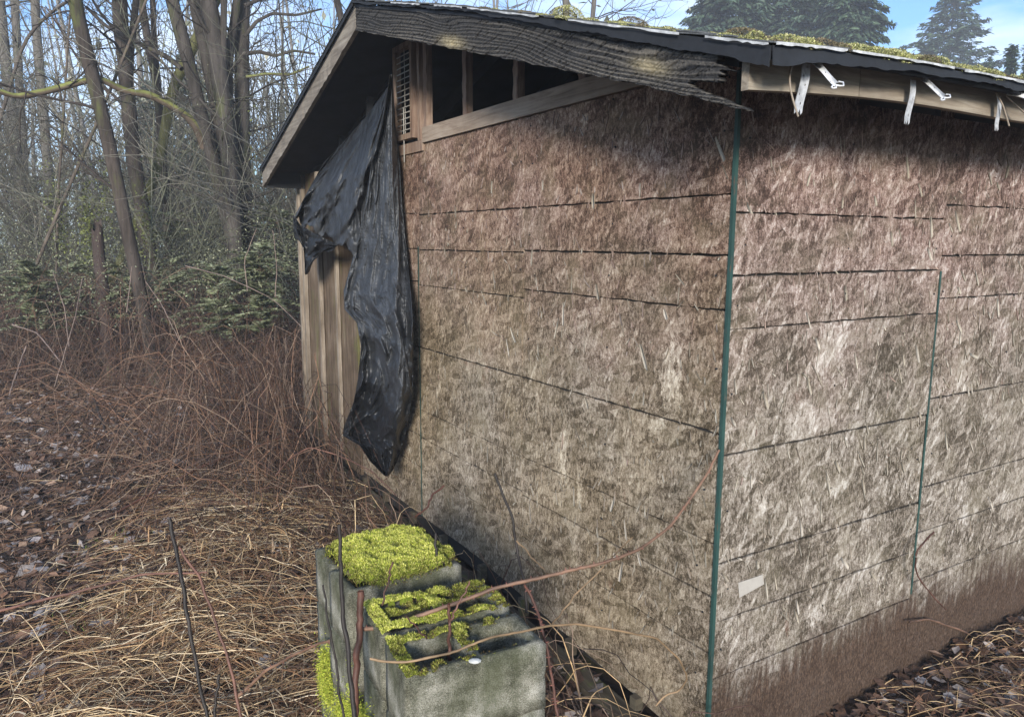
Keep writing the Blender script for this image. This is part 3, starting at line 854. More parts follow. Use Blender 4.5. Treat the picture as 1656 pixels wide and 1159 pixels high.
# cut-out at the rotten end
endv = np.interp(vv, [0, .05, .10, .17, .24, .32, .42, .5, .62, .74, .86, 1.0], [-0.37, -0.34, -0.27, -0.18, -0.13, -0.19, -0.27, -0.25, -0.29, -0.24, -0.26, -0.2])
keep = T_ > (endv[None, :] + 0.010 * np.sin(vv * 47)[None, :] + 0.006 * rng.standard_normal(nv_)[None, :])
Vf = np.stack([X_, T_, Z_], -1).reshape(-1, 3)
Vb = Vf.copy(); Vb[:, 0] = -0.326
fc = grid_faces(nu_, nv_)
kf = keep.ravel()[fc].all(1)
Ff = fc[kf]
# boundary edges -> side walls
E_ = np.concatenate([Ff[:, [0, 1]], Ff[:, [1, 2]], Ff[:, [2, 3]], Ff[:, [3, 0]]])
key = E_.min(1).astype(np.int64) * 10 ** 7 + E_.max(1)
_, inv, cnt = np.unique(key, return_inverse=True, return_counts=True)
Eb = E_[cnt[inv] == 1]
N0 = len(Vf)
Fs = np.stack([Eb[:, 1], Eb[:, 0], Eb[:, 0] + N0, Eb[:, 1] + N0], 1)
pale = np.clip(rel * 0.55 + 0.1, 0, 1) * np.clip(0.12 + 0.55 * fnoise(PN, 0.09).reshape(T_.shape) + 1.5 * np.clip(0.34 - Vv, 0, 1), 0.04, 1)
yl = np.exp(-(((T_ - 1.28) / 0.10) ** 2 + ((Vv - 0.16) / 0.16) ** 2)) + 0.8 * np.exp(-(((T_ - 0.02) / 0.07) ** 2 + ((Vv - 0.42) / 0.14) ** 2))
yl = yl[..., None]
dk = np.array([0.010, 0.011, 0.014]); pl = np.array([0.27, 0.24, 0.20]); md = np.array([0.066, 0.063, 0.060])
cf = dk + (md - dk) * np.clip(0.5 + rel * .6, 0, 1)[..., None] + (pl - md) * pale[..., None]
crk_ = np.clip(np.abs(fnoise(np.stack([T_ * 14, Z_ * 130 + T_ * 35, T_ * 0], -1).reshape(-1, 3)).reshape(T_.shape)) * 9, 0, 1)
X_ = X_ + 0.006 * (1 - crk_)
Vf[:, 0] = X_.ravel(); cf = cf * (0.25 + 0.75 * crk_[..., None])
cf = cf * (1 - np.clip(yl, 0, 1) * .8) + np.array([0.38, 0.32, 0.20]) * np.clip(yl, 0, 1) * .8
cf = cf.reshape(-1, 3)
o = mesh_obj('rake_board', np.concatenate([Vf, Vb]), np.concatenate([Ff, Ff[:, ::-1] + N0, Fs]), M['rot'], shed, col=np.concatenate([cf, cf * .6]))
o['label'] = 'blackened rotten rake board breaking up at its lower end'

# moss on the roof
def tufts(P, Nrm, L, R, pal, spread=0.8, g=rng):
    n_ = len(P)
    d = Nrm + spread * g.standard_normal((n_, 3)); d /= np.linalg.norm(d, axis=1, keepdims=True)
    L = L * g.uniform(0.5, 1.3, n_)
    b = P - d * L[:, None] * 0.25; e = P + d * L[:, None]
    s = np.cross(d, g.standard_normal((n_, 3))); s /= np.linalg.norm(s, axis=1, keepdims=True) + 1e-9
    s = s * (R * g.uniform(0.6, 1.4, n_))[:, None]
    m_ = (b + e) / 2
    V = np.stack([b, m_ - s, e, m_ + s], 1).reshape(-1, 3)
    i = np.arange(n_) * 4
    c_ = np.repeat(vcol(pal, n_, 0.22, g), 4, 0)
    return V, np.stack([i, i+1, i+2, i+3], 1), c_
parts = []
clumps = []
for k in range(150):
    s = rng.uniform(-0.36, 3.2) ; t = EAVE_R + 0.01 + rng.exponential(0.07)
    if s < -0.1 and rng.random() < 0.5: continue
    clumps.append((s, t, rng.uniform(0.02, 0.055), rng.uniform(0.010, 0.030)))
for k in range(60):
    t = rng.uniform(EAVE_R, 1.0); clumps.append((-0.36 + rng.exponential(0.05), t, rng.uniform(0.012, 0.03), rng.uniform(0.004, 0.012)))
clumps += [(-0.30, 0.50, 0.055, 0.045), (-0.28, 0.56, 0.05, 0.04), (-0.25, 0.22, 0.05, 0.03), (-0.2, -.2, .06, .03)]
for k in range(160):
    s = rng.uniform(-0.3, 4.8); t = rng.uniform(-0.3, 2.2); clumps.append((s, t, rng.uniform(0.03, 0.09), rng.uniform(0.008, 0.02)))
for (s, t, r, h) in clumps:
    n_ = int(1100 * (r / 0.05) ** 1.5)
    q = rng.standard_normal((n_, 3)); q /= np.linalg.norm(q, axis=1, keepdims=True); q[:, 2] = np.abs(q[:, 2])
    P = np.stack([s + q[:, 0] * r, t + q[:, 1] * r, roof_z(s, t) + 0.002 + q[:, 2] * h + 0.274 * q[:, 1] * r], 1)
    P[:, 1] = np.maximum(P[:, 1], EAVE_R - 0.008)
    pal = [(0.26, 0.27, 0.10), (0.36, 0.36, 0.16), (0.14, 0.15, 0.06), (0.44, 0.42, 0.25)] if rng.random() < .75 else [(0.10, 0.09, 0.06), (0.18, 0.15, 0.10)]
    parts.append(tufts(P, q, 0.0055, 0.0013, pal))
V, Fq, cc = merge(parts)
tag(mesh_obj('moss', V, Fq, M['moss'], shed, col=cc), kind='stuff')

# old gutter brackets hanging off the eave: vertical perforated strap and slanting arm
def perforated(P0, P1, Wv, width, rows, cols=3, hole=None, th=0.0016, wob=0.0):
    P0, P1, Wv = map(np.asarray, (P0, P1, Wv)); Wv = Wv / np.linalg.norm(Wv)
    ax = (P1 - P0); nrm = np.cross(ax, Wv); nrm = nrm / np.linalg.norm(nrm)
    nr, nc = rows * 4 + 1, 8
    V = []
    for i in range(nr + 1):
        f = i / nr
        for j in range(nc + 1):
            g = j / nc - 0.5
            e = 0.0
            if i == nr: e = 0.010 * math.sin(j * 2.1 + rows)
            V.append(P0 + ax * f + Wv * width * g + nrm * (0.004 * math.sin(f * 5) + wob * (2 * g) ** 2) + ax / np.linalg.norm(ax) * e)
    keepf = []
    for i in range(nr):
        for j in range(nc):
            side = ((i // 4) % 2)
            hi = i % 4 in (1,) and (j == (2 if side else 5))
            if hi: continue
            a = i * (nc + 1) + j
            keepf.append((a, a + nc + 1, a + nc + 2, a + 1))
    V = np.array(V)
    n0 = len(V); V2 = V + nrm * th
    es = {}
    for f in keepf:
        for k in range(4):
            e = (f[k], f[(k + 1) % 4]); 
            if (e[1], e[0]) in es: es.pop((e[1], e[0]))
            else: es[e] = 1
    Fq = keepf + [tuple(n0 + k for k in f[::-1]) for f in keepf] + [(b_, a, a + n0, b_ + n0) for a, b_ in es]
    return np.concatenate([V, V2]), Fq
def bracket(hx, hy0, hy1, hx1, ax0, ay0, ax1, ay1, width, first):
    p0, p1 = to_local(on_long(hx, hy0, 0.37)), to_local(on_long(hx1, hy1, 0.37))
    V, Fq = perforated(p0, p1, (1, 0, 0), width, 5, wob=0.002)
    o = mesh_obj('gutter_strap', V, Fq, M['strap'], shed)
    q0, q1 = to_local(on_long(ax0, ay0, 0.375)), to_local(on_long(ax1, ay1, 0.49))
    V, Fq = perforated(q0, q1, (0.55, 0.2, 0.55), 0.024, 4, wob=0.006)
    o2 = mesh_obj('gutter_arm', V, Fq, M['rail'], shed)
    # curled tip
    d = (q1 - q0) / np.linalg.norm(q1 - q0)
    side = np.array([0.6, 0.1, 0.3])
    P = np.array([[q1 + d * 0.0, q1 + d * 0.012 + side * 0.012, q1 + d * 0.022 + side * 0.030, q1 + d * 0.010 + side * 0.045, q1 - d * 0.006 + side * 0.028],
                  [q1, q1 + d * 0.01 - side * 0.012, q1 + d * 0.004 - side * 0.028, q1 - d * 0.004 - side * 0.03, q1 - d * 0.006 - side * 0.02]])
    Vt, Ft, _ = tubes(P, np.full((2, 5), 0.0022), 5)
    mesh_obj('curled_tip', Vt, Ft, M['rail'], o2)
bracket(1302, 103, 180, 1291, 1314, 101, 1352, 138, 0.032, True)
bracket(1475, 130, 197, 1467, 1492, 129, 1527, 158, 0.026, False)
bracket(1613, 156, 208, 1612, 1628, 153, 1690, 168, 0.022, False)
bracket(1745, 180, 232, 1744, 1757, 178, 1800, 196, 0.022, False)
for pts in ([(1286, 97), (1277, 115), (1277, 140), (1283, 165), (1291, 189)], [(1611, 150), (1622, 170), (1632, 204)], [(1628, 156), (1645, 172), (1665, 190)]):
    P = interp_path([to_local(on_long(x, y, 0.38 + 0.012 * k)) for k, (x, y) in enumerate(pts)], 12)
    Vt, Ft, _ = tubes(P[None], np.full((1, 12), 0.0026), 6)
    mesh_obj('loose_wire', Vt, Ft, M['wire'], shed, smooth=True)

# nail heads
nv_l, nf_l = [], []
for wall, us, zs in (('g', (0.06, 0.62, 1.20, 1.30, 1.85, 2.40), (0.30, 0.5, 0.70, 1.0, 1.40, 1.69, 1.89, 2.20, 2.36)), ('r', (0.05, 0.61, 1.18, 1.27, 1.83, 2.40), (0.42, 0.63, 0.93, 1.33, 1.64, 1.83, 2.16))):
    for u_ in us:
        for z_ in zs:
            u, z = u_ + rng.normal() * .012, z_ + rng.normal() * .02
            n0 = len(nv_l)
            for k in range(8):
                a = k * math.pi / 4
                for d in (0.004, -0.0012):
                    p = (d, u + .0035 * math.cos(a), z + .0035 * math.sin(a)); nv_l.append(p if wall == 'g' else (p[1], p[0], p[2]))
            nf_l.append(tuple(n0 + 2 * k + 1 for k in range(8)))
            nf_l += [(n0 + 2 * k, n0 + 2 * k + 1, n0 + 2 * ((k + 1) % 8) + 1, n0 + 2 * ((k + 1) % 8)) for k in range(8)]
tag(mesh_obj('nail_heads', nv_l, nf_l, M['shade_black'], shed), kind='stuff')

# loose and lifted strands on the boards: thin real slivers
def strand_layer(N, wall, urange, zrange, dens=None):
    u = rng.uniform(*urange, N); z = rng.uniform(*zrange, N)
    a = np.radians(rng.normal(4 if wall == 'g' else -12, 24, N))
    L = rng.uniform(0.012, 0.055, N) * np.exp(0.25 * rng.standard_normal(N)); Wd = rng.uniform(0.0012, 0.006, N)
    return u, z, a, L, Wd
def build_strands(u, z, a, L, Wd, wall, col, h=0.0012):
    n_ = len(u)
    du, dz = np.sin(a), np.cos(a)
    # outline of six points, slightly irregular
    fr_ = np.array([[-.5, -.35], [-.42, .5], [.1, .55], [.5, .2], [.46, -.45], [-.05, -.5]])
    fr_ = fr_[None] + rng.uniform(-0.09, 0.09, (n_, 6, 2))
    pu = u[:, None] + fr_[..., 0] * (L * du)[:, None] + fr_[..., 1] * (Wd * dz)[:, None]
    pz = z[:, None] + fr_[..., 0] * (L * dz)[:, None] - fr_[..., 1] * (Wd * du)[:, None]
    lift = rng.uniform(0.0003, h, (n_, 1)) + rng.uniform(-1, 1, (n_, 1)) * fr_[..., 0] * h * 0.9
    lift = np.clip(lift, 0.0002, None)
    d = -lift
    V = np.stack([d, pu, pz], -1) if wall == 'g' else np.stack([pu, d, pz], -1)
    base = V.copy(); base[..., 0 if wall == 'g' else 1] = 0.003
    V = np.concatenate([V, base], 1).reshape(-1, 3)
    i = np.arange(n_)[:, None] * 12
    tri = [(0, 1, 2), (0, 2, 5), (5, 2, 3), (5, 3, 4)]
    F_ = [np.concatenate([i + k for k in t_], 1) for t_ in tri]
    for k in range(6):
        k2 = (k + 1) % 6
        F_ += [np.concatenate([i + k, i + k2, i + k2 + 6], 1), np.concatenate([i + k, i + k2 + 6, i + k + 6], 1)]
    return V, np.concatenate(F_), np.repeat(col, 12, 0)
PAL = [(0.30, 0.265, 0.21), (0.26, 0.225, 0.175), (0.36, 0.325, 0.27), (0.30, 0.25, 0.20)]
PALR = [(0.29, 0.22, 0.19), (0.22, 0.155, 0.13), (0.36, 0.30, 0.265), (0.30, 0.22, 0.18)]
cuts_g = [0.397, .609, .804, 1.192, 1.59, 1.785, 1.985]
parts = []
def near_cut(z, cuts): 
    return np.min(np.abs(np.asarray(z)[:, None] - np.array(cuts)[None]), 1) < 0.02
for wall, N, ur, cuts in (('g', 1300, (0.03, 3.2), cuts_g), ('r', 1500, (0.03, 3.0), None)):
    u, z, a, L, Wd = strand_layer(N, wall, ur, (0.22 if wall == 'g' else 0.35, 2.36))
    keep_ = ~((np.abs(u - 1.22) < 0.02) | (np.abs(u - 2.44) < 0.02) | (np.abs(u - 1.26) < 0.015))
    u, z, a, L, Wd = (q[keep_] for q in (u, z, a, L, Wd))
    kr = (z + 0.3 * rng.standard_normal(len(z))) > 1.6
    c_ = np.where(kr[:, None], vcol(PALR, len(z)), vcol(PAL, len(z)))
    parts.append(build_strands(u, z, a, L, Wd, wall, c_, 0.0005))
    # larger pale flakes
    n2 = 120 if wall == 'r' else 40
    u = rng.uniform(*ur, n2); z = rng.uniform(0.4, 2.15, n2); a = np.radians(rng.normal(-22 if wall == 'r' else 8, 16, n2))
    L = rng.uniform(0.03, 0.10, n2); Wd = rng.uniform(0.006, 0.016, n2)
    keep_ = ~((np.abs(u - 1.22) < 0.03) | (np.abs(u - 2.44) < 0.03))
    u, z, a, L, Wd = (q[keep_] for q in (u, z, a, L, Wd))
    parts.append(build_strands(u, z, a, L, Wd, wall, vcol([(0.33, 0.295, 0.24), (0.38, 0.34, 0.285), (0.27, 0.235, 0.185)], len(u), 0.1), 0.0006))
V, Fq, cc = merge(parts)
tag(mesh_obj('loose_wood_strands', V, Fq, M['flake'], shed, col=cc), kind='stuff')
# paper scrap stuck on the long wall
pp = [(1194, 942), (1233, 929), (1236, 944), (1196, 966)]
P = [to_local(on_long(x, y, 0.003)) for x, y in pp]
V = [tuple(p) for p in P] + [tuple(p + np.array([0, 0.0018, 0])) for p in P]
o = mesh_obj('paper_scrap', V, box_f, plain('pale_paper', (0.36, 0.335, 0.30), 0.8, var=0.1), shed)

# ------------------------------------------------------------------ black plastic sheet
def rows_patch(left, right, ny, nx, dfun, dust_sheen, drop):
    ly = np.array([p[1] for p in left], float); lx = np.array([p[0] for p in left], float)
    ry = np.array([p[1] for p in right], float); rx = np.array([p[0] for p in right], float)
    ys0 = np.linspace(0, 1, ny)
    lyp = np.interp(ys0, np.linspace(0, 1, len(ly)), ly); lxp = np.interp(ys0, np.linspace(0, 1, len(lx)), lx)
    ryp = np.interp(ys0, np.linspace(0, 1, len(ry)), ry); rxp = np.interp(ys0, np.linspace(0, 1, len(rx)), rx)
    V = np.zeros((ny, nx, 3)); cc = np.zeros((ny, nx, 3))
    for i in range(ny):
        for j in range(nx):
            u = j / (nx - 1); v = ys0[i]
            x = lxp[i] + (rxp[i] - lxp[i]) * u; y = lyp[i] + (ryp[i] - lyp[i]) * u
            V[i, j] = on_gable(x, y, dfun(u, v))
            cc[i, j] = (dust_sheen(u, v), drop(u, v), 0)
    return V.reshape(-1, 3), grid_faces(ny, nx), cc.reshape(-1, 3)
def sm(a, b, x):
    t = min(1, max(0, (x - a) / (b - a))); return t * t * (3 - 2 * t)
def N3(x, y, z=0.0): return noise.noise(Vector((x, y, z)))
# long drape
Lb = [(631, 120), (618, 200), (601, 262), (592, 325), (580, 380), (567, 430), (556, 470), (557, 500), (577, 522), (584, 560), (579, 612), (572, 650), (556, 690), (554, 704), (582, 720), (598, 745), (622, 769)]
Rb = [(635, 120), (639, 200), (646, 262), (650, 325), (655, 380), (660, 430), (664, 470), (667, 510), (668, 550), (668, 590), (668, 625), (664, 655), (658, 690), (652, 715), (645, 738), (637, 757), (628, 770)]
def ridge(x, y, z): return max(0.0, 1 - 3.2 * abs(N3(x, y, z)))
def d_b(u, v):
    d = 0.15 + 0.034 * ridge(u * 2.6 + v * 3, v * 6 - u, 1) * sm(.3, .55, v) + 0.020 * ridge(u * 5 - v * 6, v * 11 + u * 2, 7) * sm(.2, .5, v) + 0.009 * ridge(u * 9 + v * 5, v * 20 - u * 3, 12) + 0.020 * ridge(u * 3.5 + v * 1.2, v * 2.0, 4) * sm(.02, .2, v) + 0.02 * math.sin(u * 6 + 3 * v) * sm(0.05, 0.4, v) + 0.03 * abs(N3(u * 4 + v * 3, v * 4, 6)) * sm(.1, .3, v)
    d -= 0.10 * sm(0.72, 1.0, u)                    # right edge folded back to the wall
    d += 0.05 * sm(0.15, 0.0, u)
    # diagonal overlap: the upper flap ends above a darker lower sheet
    line = 0.50 + 0.22 * u
    d += 0.055 * sm(line + 0.015, line - 0.06, v) * sm(0.30, .42, v)
    d += 0.030 * N3(u * 3.1, v * 9, 2) * sm(0.4, 0.6, v) + 0.012 * N3(u * 8, v * 26, 5) * sm(.45, .7, v)
    d += 0.03 * sm(0.80, 0.86, v) * sm(0.5, 0.1, u)
    return max(d, 0.03)
pb = rows_patch(Lb, Rb, 300, 84, d_b, lambda u, v: (0.75 + 0.2 * sm(0.45, 0.1, v)) * (1 - sm(0.50, 0.60, v - 0.2 * u) * .95) * (1 - sm(0.8, 1, u) * .8), lambda u, v: 1 - sm(0.5, 0.6, v - 0.2 * u))
# tent-like part under the eave
La = [(600, 232), (560, 258), (524, 285), (500, 308), (482, 330), (475, 348)]
top_a = [(524, 262), (560, 225), (595, 185), (628, 140), (633, 122)]
bot_a = [(475, 350), (488, 362), (515, 376), (545, 392), (575, 412)]
def fan(topc, botc, ny, nx, dfun, dust_sheen, drop):
    tx = np.array(topc, float); bx = np.array(botc, float)
    us = np.linspace(0, 1, nx)
    t_ = np.stack([np.interp(us, np.linspace(0, 1, len(tx)), tx[:, k]) for k in (0, 1)], 1)
    b_ = np.stack([np.interp(us, np.linspace(0, 1, len(bx)), bx[:, k]) for k in (0, 1)], 1)
    V = np.zeros((ny, nx, 3)); cc = np.zeros((ny, nx, 3))
    for i in range(ny):
        v = i / (ny - 1)
        for j in range(nx):
            q = t_[j] + (b_[j] - t_[j]) * v
            q = q + np.array([0, 5 * math.sin(j * 0.33 + 1) * (v ** 5) + 2.0 * math.sin(j * 0.9) * (v ** 8)])
            V[i, j] = on_gable(q[0], q[1], dfun(us[j], v)); cc[i, j] = (dust_sheen(us[j], v), drop(us[j], v), 0)
    return V.reshape(-1, 3), grid_faces(ny, nx), cc.reshape(-1, 3)
def d_a(u, v):
    d = 0.12 + 0.026 * ridge(u * 3 + v * .8, v * 2.2 + u, 2) * sm(.1, .6, v) + 0.020 * ridge(u * 6 - v * 2, v * 5, 5) * sm(.3, .9, v) + 0.010 * ridge(u * 11 + v, v * 9, 9) * sm(.3, .8, v) + 0.10 * v * (1 - 0.4 * u) + 0.012 * math.sin(u * 15 + v * 2) * v + 0.07 * N3(u * 3.2, v * 1.6, 8) + 0.035 * abs(N3(u * 6 + v * 2, v * 2.6, 3)) + 0.008 * N3(u * 10, v * 9, 3)
    return d
pa = fan(top_a, bot_a, 70, 80, d_a, lambda u, v: 0.25 + 0.7 * sm(.2, .8, v) * (0.6 + .4 * N3(u * 6, v * 3, 1)), lambda u, v: 0.12)
top_c = [(474, 347), (486, 364), (512, 379), (548, 397)]
bot_c = [(475, 372), (492, 405), (493, 442), (512, 420), (541, 398)]
def d_c(u, v):
    return 0.205 + 0.02 * math.sin(u * 13) * v + 0.025 * N3(u * 6, v * 6, 4) + 0.03 * ridge(u * 4 + v, v * 4, 6)
pc = fan(top_c, bot_c, 26, 40, d_c, lambda u, v: 0.12 * (1 - v), lambda u, v: 0.0)
V, Fq, cc = merge([pb, pa, pc])
org = to_world(-0.15, 3.0, 1.2)
pls = mesh_obj('plastic_sheet', V, Fq, M['plastic'], origin=org, smooth=True, col=cc)
md_ = pls.modifiers.new('thickness', 'SOLIDIFY'); md_.thickness = 0.0012; md_.offset = 0
tag(pls, 'torn black plastic sheet draped down the gable wall from under the eave', 'plastic sheet')

# ------------------------------------------------------------------ concrete blocks
def block_mesh():
    bx = [(0, 0.39, 0, 0.032), (0, 0.39, 0.158, 0.19), (0, 0.034, 0.032, 0.158), (0.178, 0.212, 0.032, 0.158), (0.356, 0.39, 0.032, 0.158)]
    bm = bmesh.new()
    xs = sorted({0, 0.034, 0.178, 0.212, 0.356, 0.39}); ys = [0, 0.032, 0.158, 0.19]
    def cell(i, j): return not (j == 1 and i in (1, 3))
    vt = {}
    def gv(x, y, z):
        k = (round(x, 4), round(y, 4), round(z, 4))
        if k not in vt: vt[k] = bm.verts.new(k)
        return vt[k]
    for i in range(5):
        for j in range(3):
            if not cell(i, j): continue
            a, b_, c_, d_ = xs[i], xs[i + 1], ys[j], ys[j + 1]
            bm.faces.new([gv(a, c_, .19), gv(b_, c_, .19), gv(b_, d_, .19), gv(a, d_, .19)])
            bm.faces.new([gv(a, c_, 0), gv(a, d_, 0), gv(b_, d_, 0), gv(b_, c_, 0)])
            for (di, dj, e) in ((-1, 0, ((a, d_), (a, c_))), (1, 0, ((b_, c_), (b_, d_))), (0, -1, ((a, c_), (b_, c_))), (0, 1, ((b_, d_), (a, d_)))):
                ii, jj = i + di, j + dj
                if 0 <= ii < 5 and 0 <= jj < 3 and cell(ii, jj): continue
                (p, q), (r, s_) = e
                bm.faces.new([gv(p, q, 0), gv(r, s_, 0), gv(r, s_, .19), gv(p, q, .19)])
    bmesh.ops.recalc_face_normals(bm, faces=bm.faces)
    be = [e for e in bm.edges if e.calc_face_angle(0) > 0.5]
    bmesh.ops.bevel(bm, geom=be, offset=0.004, segments=2, affect='EDGES')
    bmesh.ops.subdivide_edges(bm, edges=[e for e in bm.edges if e.calc_length() > 0.03], cuts=5, use_grid_fill=True)
    for v in bm.verts:
        p = v.co
        v.co += Vector((noise.noise(p * 30), noise.noise(p * 30 + Vector((9, 0, 0))), noise.noise(p * 30 + Vector((0, 9, 0))))) * 0.0035
        v.co += Vector((noise.noise(p * 90), noise.noise(p * 90 + Vector((9, 0, 0))), 0)) * 0.0012
    me = bpy.data.meshes.new('concrete_block'); bm.to_mesh(me); bm.free()
    me.materials.append(M['concrete'])
    for p in me.polygons: p.use_smooth = True
    return me
blk = block_mesh()
TOPZ = H - 1.06
def put_block(s, t, level, dyaw, label, group=None):
    o = bpy.data.objects.new('concrete_block', blk)
    o.location = to_world(s, t, TOPZ - 0.19 * (level + 1)); o.rotation_euler = (0, 0, YAW + dyaw)
    link(o)
    tag(o, label, 'concrete block', group or 'old concrete blocks stacked beside the shed')
    return o
cols = {'front': (-1.205, -0.135, -0.10), 'second': (-1.185, 0.075, -0.06), 'third': (-1.175, 0.37, 0.02), 'rear': (-1.165, 0.567, 0.0)}
tl = {'front': 'grey hollow concrete block nearest the camera with a bare front face and open cores',
      'second': 'concrete block topped with patchy yellow moss just behind the nearest hollow block',
      'third': 'concrete block under the thick yellow moss cushion with a bare grey left side',
      'rear': 'rearmost concrete block under the far edge of the thick moss cushion'}
for k, (s, t, dy) in cols.items():
    for lv in range(5):
        if lv == 0: top_b = put_block(s, t, 0, dy, tl[k])
        else:
          put_block(s + rng.uniform(-.006, .006), t + rng.uniform(-.004, .004), lv, dy, ['', 'second concrete block from the top', 'third concrete block from the top', 'fourth concrete block from the top', 'lowest concrete block'][lv] + {'front': ' in the stack with bare open cores nearest the camera', 'second': ' in the stack capped by patchy moss', 'third': ' in the stack under the thick moss cushion', 'rear': ' in the rearmost stack of the row'}[k])
    cols[k] = cols[k] + (top_b,)
def moss_field(block, cov, hmax, pal, N, seed, ext=(0.0, 0.39, 0.0, 0.19)):
    """moss growing over a block top; cov(x, y) -> bare below 0, thick above"""
    def hgt(x, y):
        n_ = np.array([noise.noise(Vector((a * 26 + seed, b * 26, seed))) + 0.5 * noise.noise(Vector((a * 70, b * 70, seed))) for a, b in zip(x, y)])
        c_ = cov(x, y) + 0.55 * n_
        return np.where(c_ > 0, hmax * np.clip(c_, 0, 1) ** 0.6, 0), c_
    x0_, x1_, y0_, y1_ = ext
    x = rng.uniform(x0_, x1_, N); y = rng.uniform(y0_, y1_, N)
    h, c_ = hgt(x, y)
    k = (c_ > 0.0) | ((c_ > -0.25) & (rng.random(N) < 0.08))
    x, y, h, c_ = x[k], y[k], h[k], c_[k]
    P = np.stack([x, y, 0.188 + h], 1); nn = len(P)
    pi = np.array(pal)
    V, Fq, _ = tufts(P, np.tile([0, 0, 1.0], (nn, 1)), 0.0062, 0.0010, pal, 0.75)
    tone = np.clip(0.35 + 0.9 * np.clip(c_, 0, 1) + 0.25 * rng.standard_normal(nn), 0.15, 1.25)
    base_c = pi[rng.integers(0, len(pi), nn)] * tone[:, None]
    br = rng.random(nn) < np.clip(0.35 - c_, 0.02, 0.5)
    base_c[br] = np.array([0.12, 0.085, 0.04])
    parts = [(V, Fq, np.repeat(base_c, 4, 0))]
    gx, gy = 80, 60
    XX, YY = np.meshgrid(np.linspace(x0_, x1_, gx), np.linspace(y0_, y1_, gy), indexing='ij')
    hh, cc_ = hgt(XX.ravel(), YY.ravel())
    VV = np.stack([XX.ravel(), YY.ravel(), np.where(cc_ > 0, 0.187 + hh, 0.180)], 1)
    gf = grid_faces(gx, gy); gf = gf[(cc_ > 0)[gf].all(1)]
    parts.append((VV, gf, np.tile(pi[2] * 0.55, (gx * gy, 1))))
    V, Fq, cc = merge(parts)
    return tag(mesh_obj('moss', V, Fq, M['moss'], block, col=cc), kind='stuff')
YM = [(0.43, 0.44, 0.08), (0.56, 0.55, 0.15), (0.22, 0.27, 0.035), (0.60, 0.58, 0.18), (0.33, 0.38, 0.05)]
def sup(x, y, cx_, cy_, rx, ry, p=4): return 1 - (np.abs((x - cx_) / rx) ** p + np.abs((y - cy_) / ry) ** p)
def core(x, y, c0, c1): return ((x > c0) & (x < c1) & (y > 0.036) & (y < 0.154))
moss_field(cols['third'][3], lambda x, y: np.clip(sup(x, y, 0.215, 0.195, 0.185, 0.20), -1.2, 0.9) - 0.05, 0.046, YM, 60000, 3.1, (0.0, 0.42, -0.02, 0.42))
def cov2(x, y):
    c_ = 0.12 + 0.9 * (x / 0.39 - 0.45) * 0 + 0.35 * np.sin(x * 11 + 1.0)
    c_ = c_ + np.where(x > 0.33, -0.1, 0.0)
    return np.where(core(x, y, 0.036, 0.176) | core(x, y, 0.214, 0.354), -2.0 + 2.05 * (y > 0.09), c_ + 0.36)
moss_field(cols['second'][3], cov2, 0.022, YM, 42000, 5.7)
def cov3(x, y):
    c_ = 0.62 - x * 2.3 - (0.19 - y) * 2.6 + 0.35 * np.exp(-((x - 0.195) / 0.03) ** 2) * (y > 0.05)
    return np.where(core(x, y, 0.036, 0.176) | core(x, y, 0.214, 0.354), -3, c_)
moss_field(cols['front'][3], cov3, 0.016, YM, 30000, 9.3)
# moss creeping on the left side of the stacks, low down
lowp = []
for (s, t, z, rs, rz_) in ((-1.195, 0.31, 0.34, 0.035, 0.10), (-1.205, 0.17, 0.42, 0.05, 0.06), (-1.178, 0.62, 0.36, 0.05, 0.08), (-1.18, 0.45, 0.30, 0.04, 0.06)):
    n_ = 9000
    q = rng.standard_normal((n_, 3)) * np.array([0.010, rs * .6, rz_ * .6])
    P = np.array([to_world(s, t, z)] * n_) + q[:, :1] * dr - np.abs(q[:, :1]) * dr * 0 + q[:, 1:2] * dg + np.array([0, 0, 1.0]) * q[:, 2:3]
    lowp.append(tufts(P, np.tile(-dr, (n_, 1)), 0.007, 0.0013, YM[:1] + YM[2:3] + YM[4:]))
V, Fq, cc = merge(lowp)
o = mesh_obj('moss_clump', V, Fq, M['moss'], origin=to_world(-1.23, 0.35, 0.4), col=cc)
tag(o, 'bright green moss clinging low on the left side of the block stacks', 'moss', kind='stuff')
# white fungus or pebble on the front block
V, Fq = [], []
bm = bmesh.new(); bmesh.ops.create_uvsphere(bm, u_segments=20, v_segments=10, radius=1)
for v in bm.verts:
    v.co *= 1 + 0.12 * noise.noise(v.co * 2)
    v.co = Vector((v.co.x * 0.016, v.co.y * 0.010, v.co.z * 0.006))
me = bpy.data.meshes.new('pebble'); bm.to_mesh(me); bm.free(); me.materials.append(plain('white_pebble', (0.42, 0.43, 0.42), 0.6, var=0.1))
pb_ = bpy.data.objects.new('pebble', me); pb_.location = on_z(768, 1068, TOPZ + 0.004); link(pb_)
tag(pb_, 'small flat white pebble lying on the nearest concrete block', 'pebble')

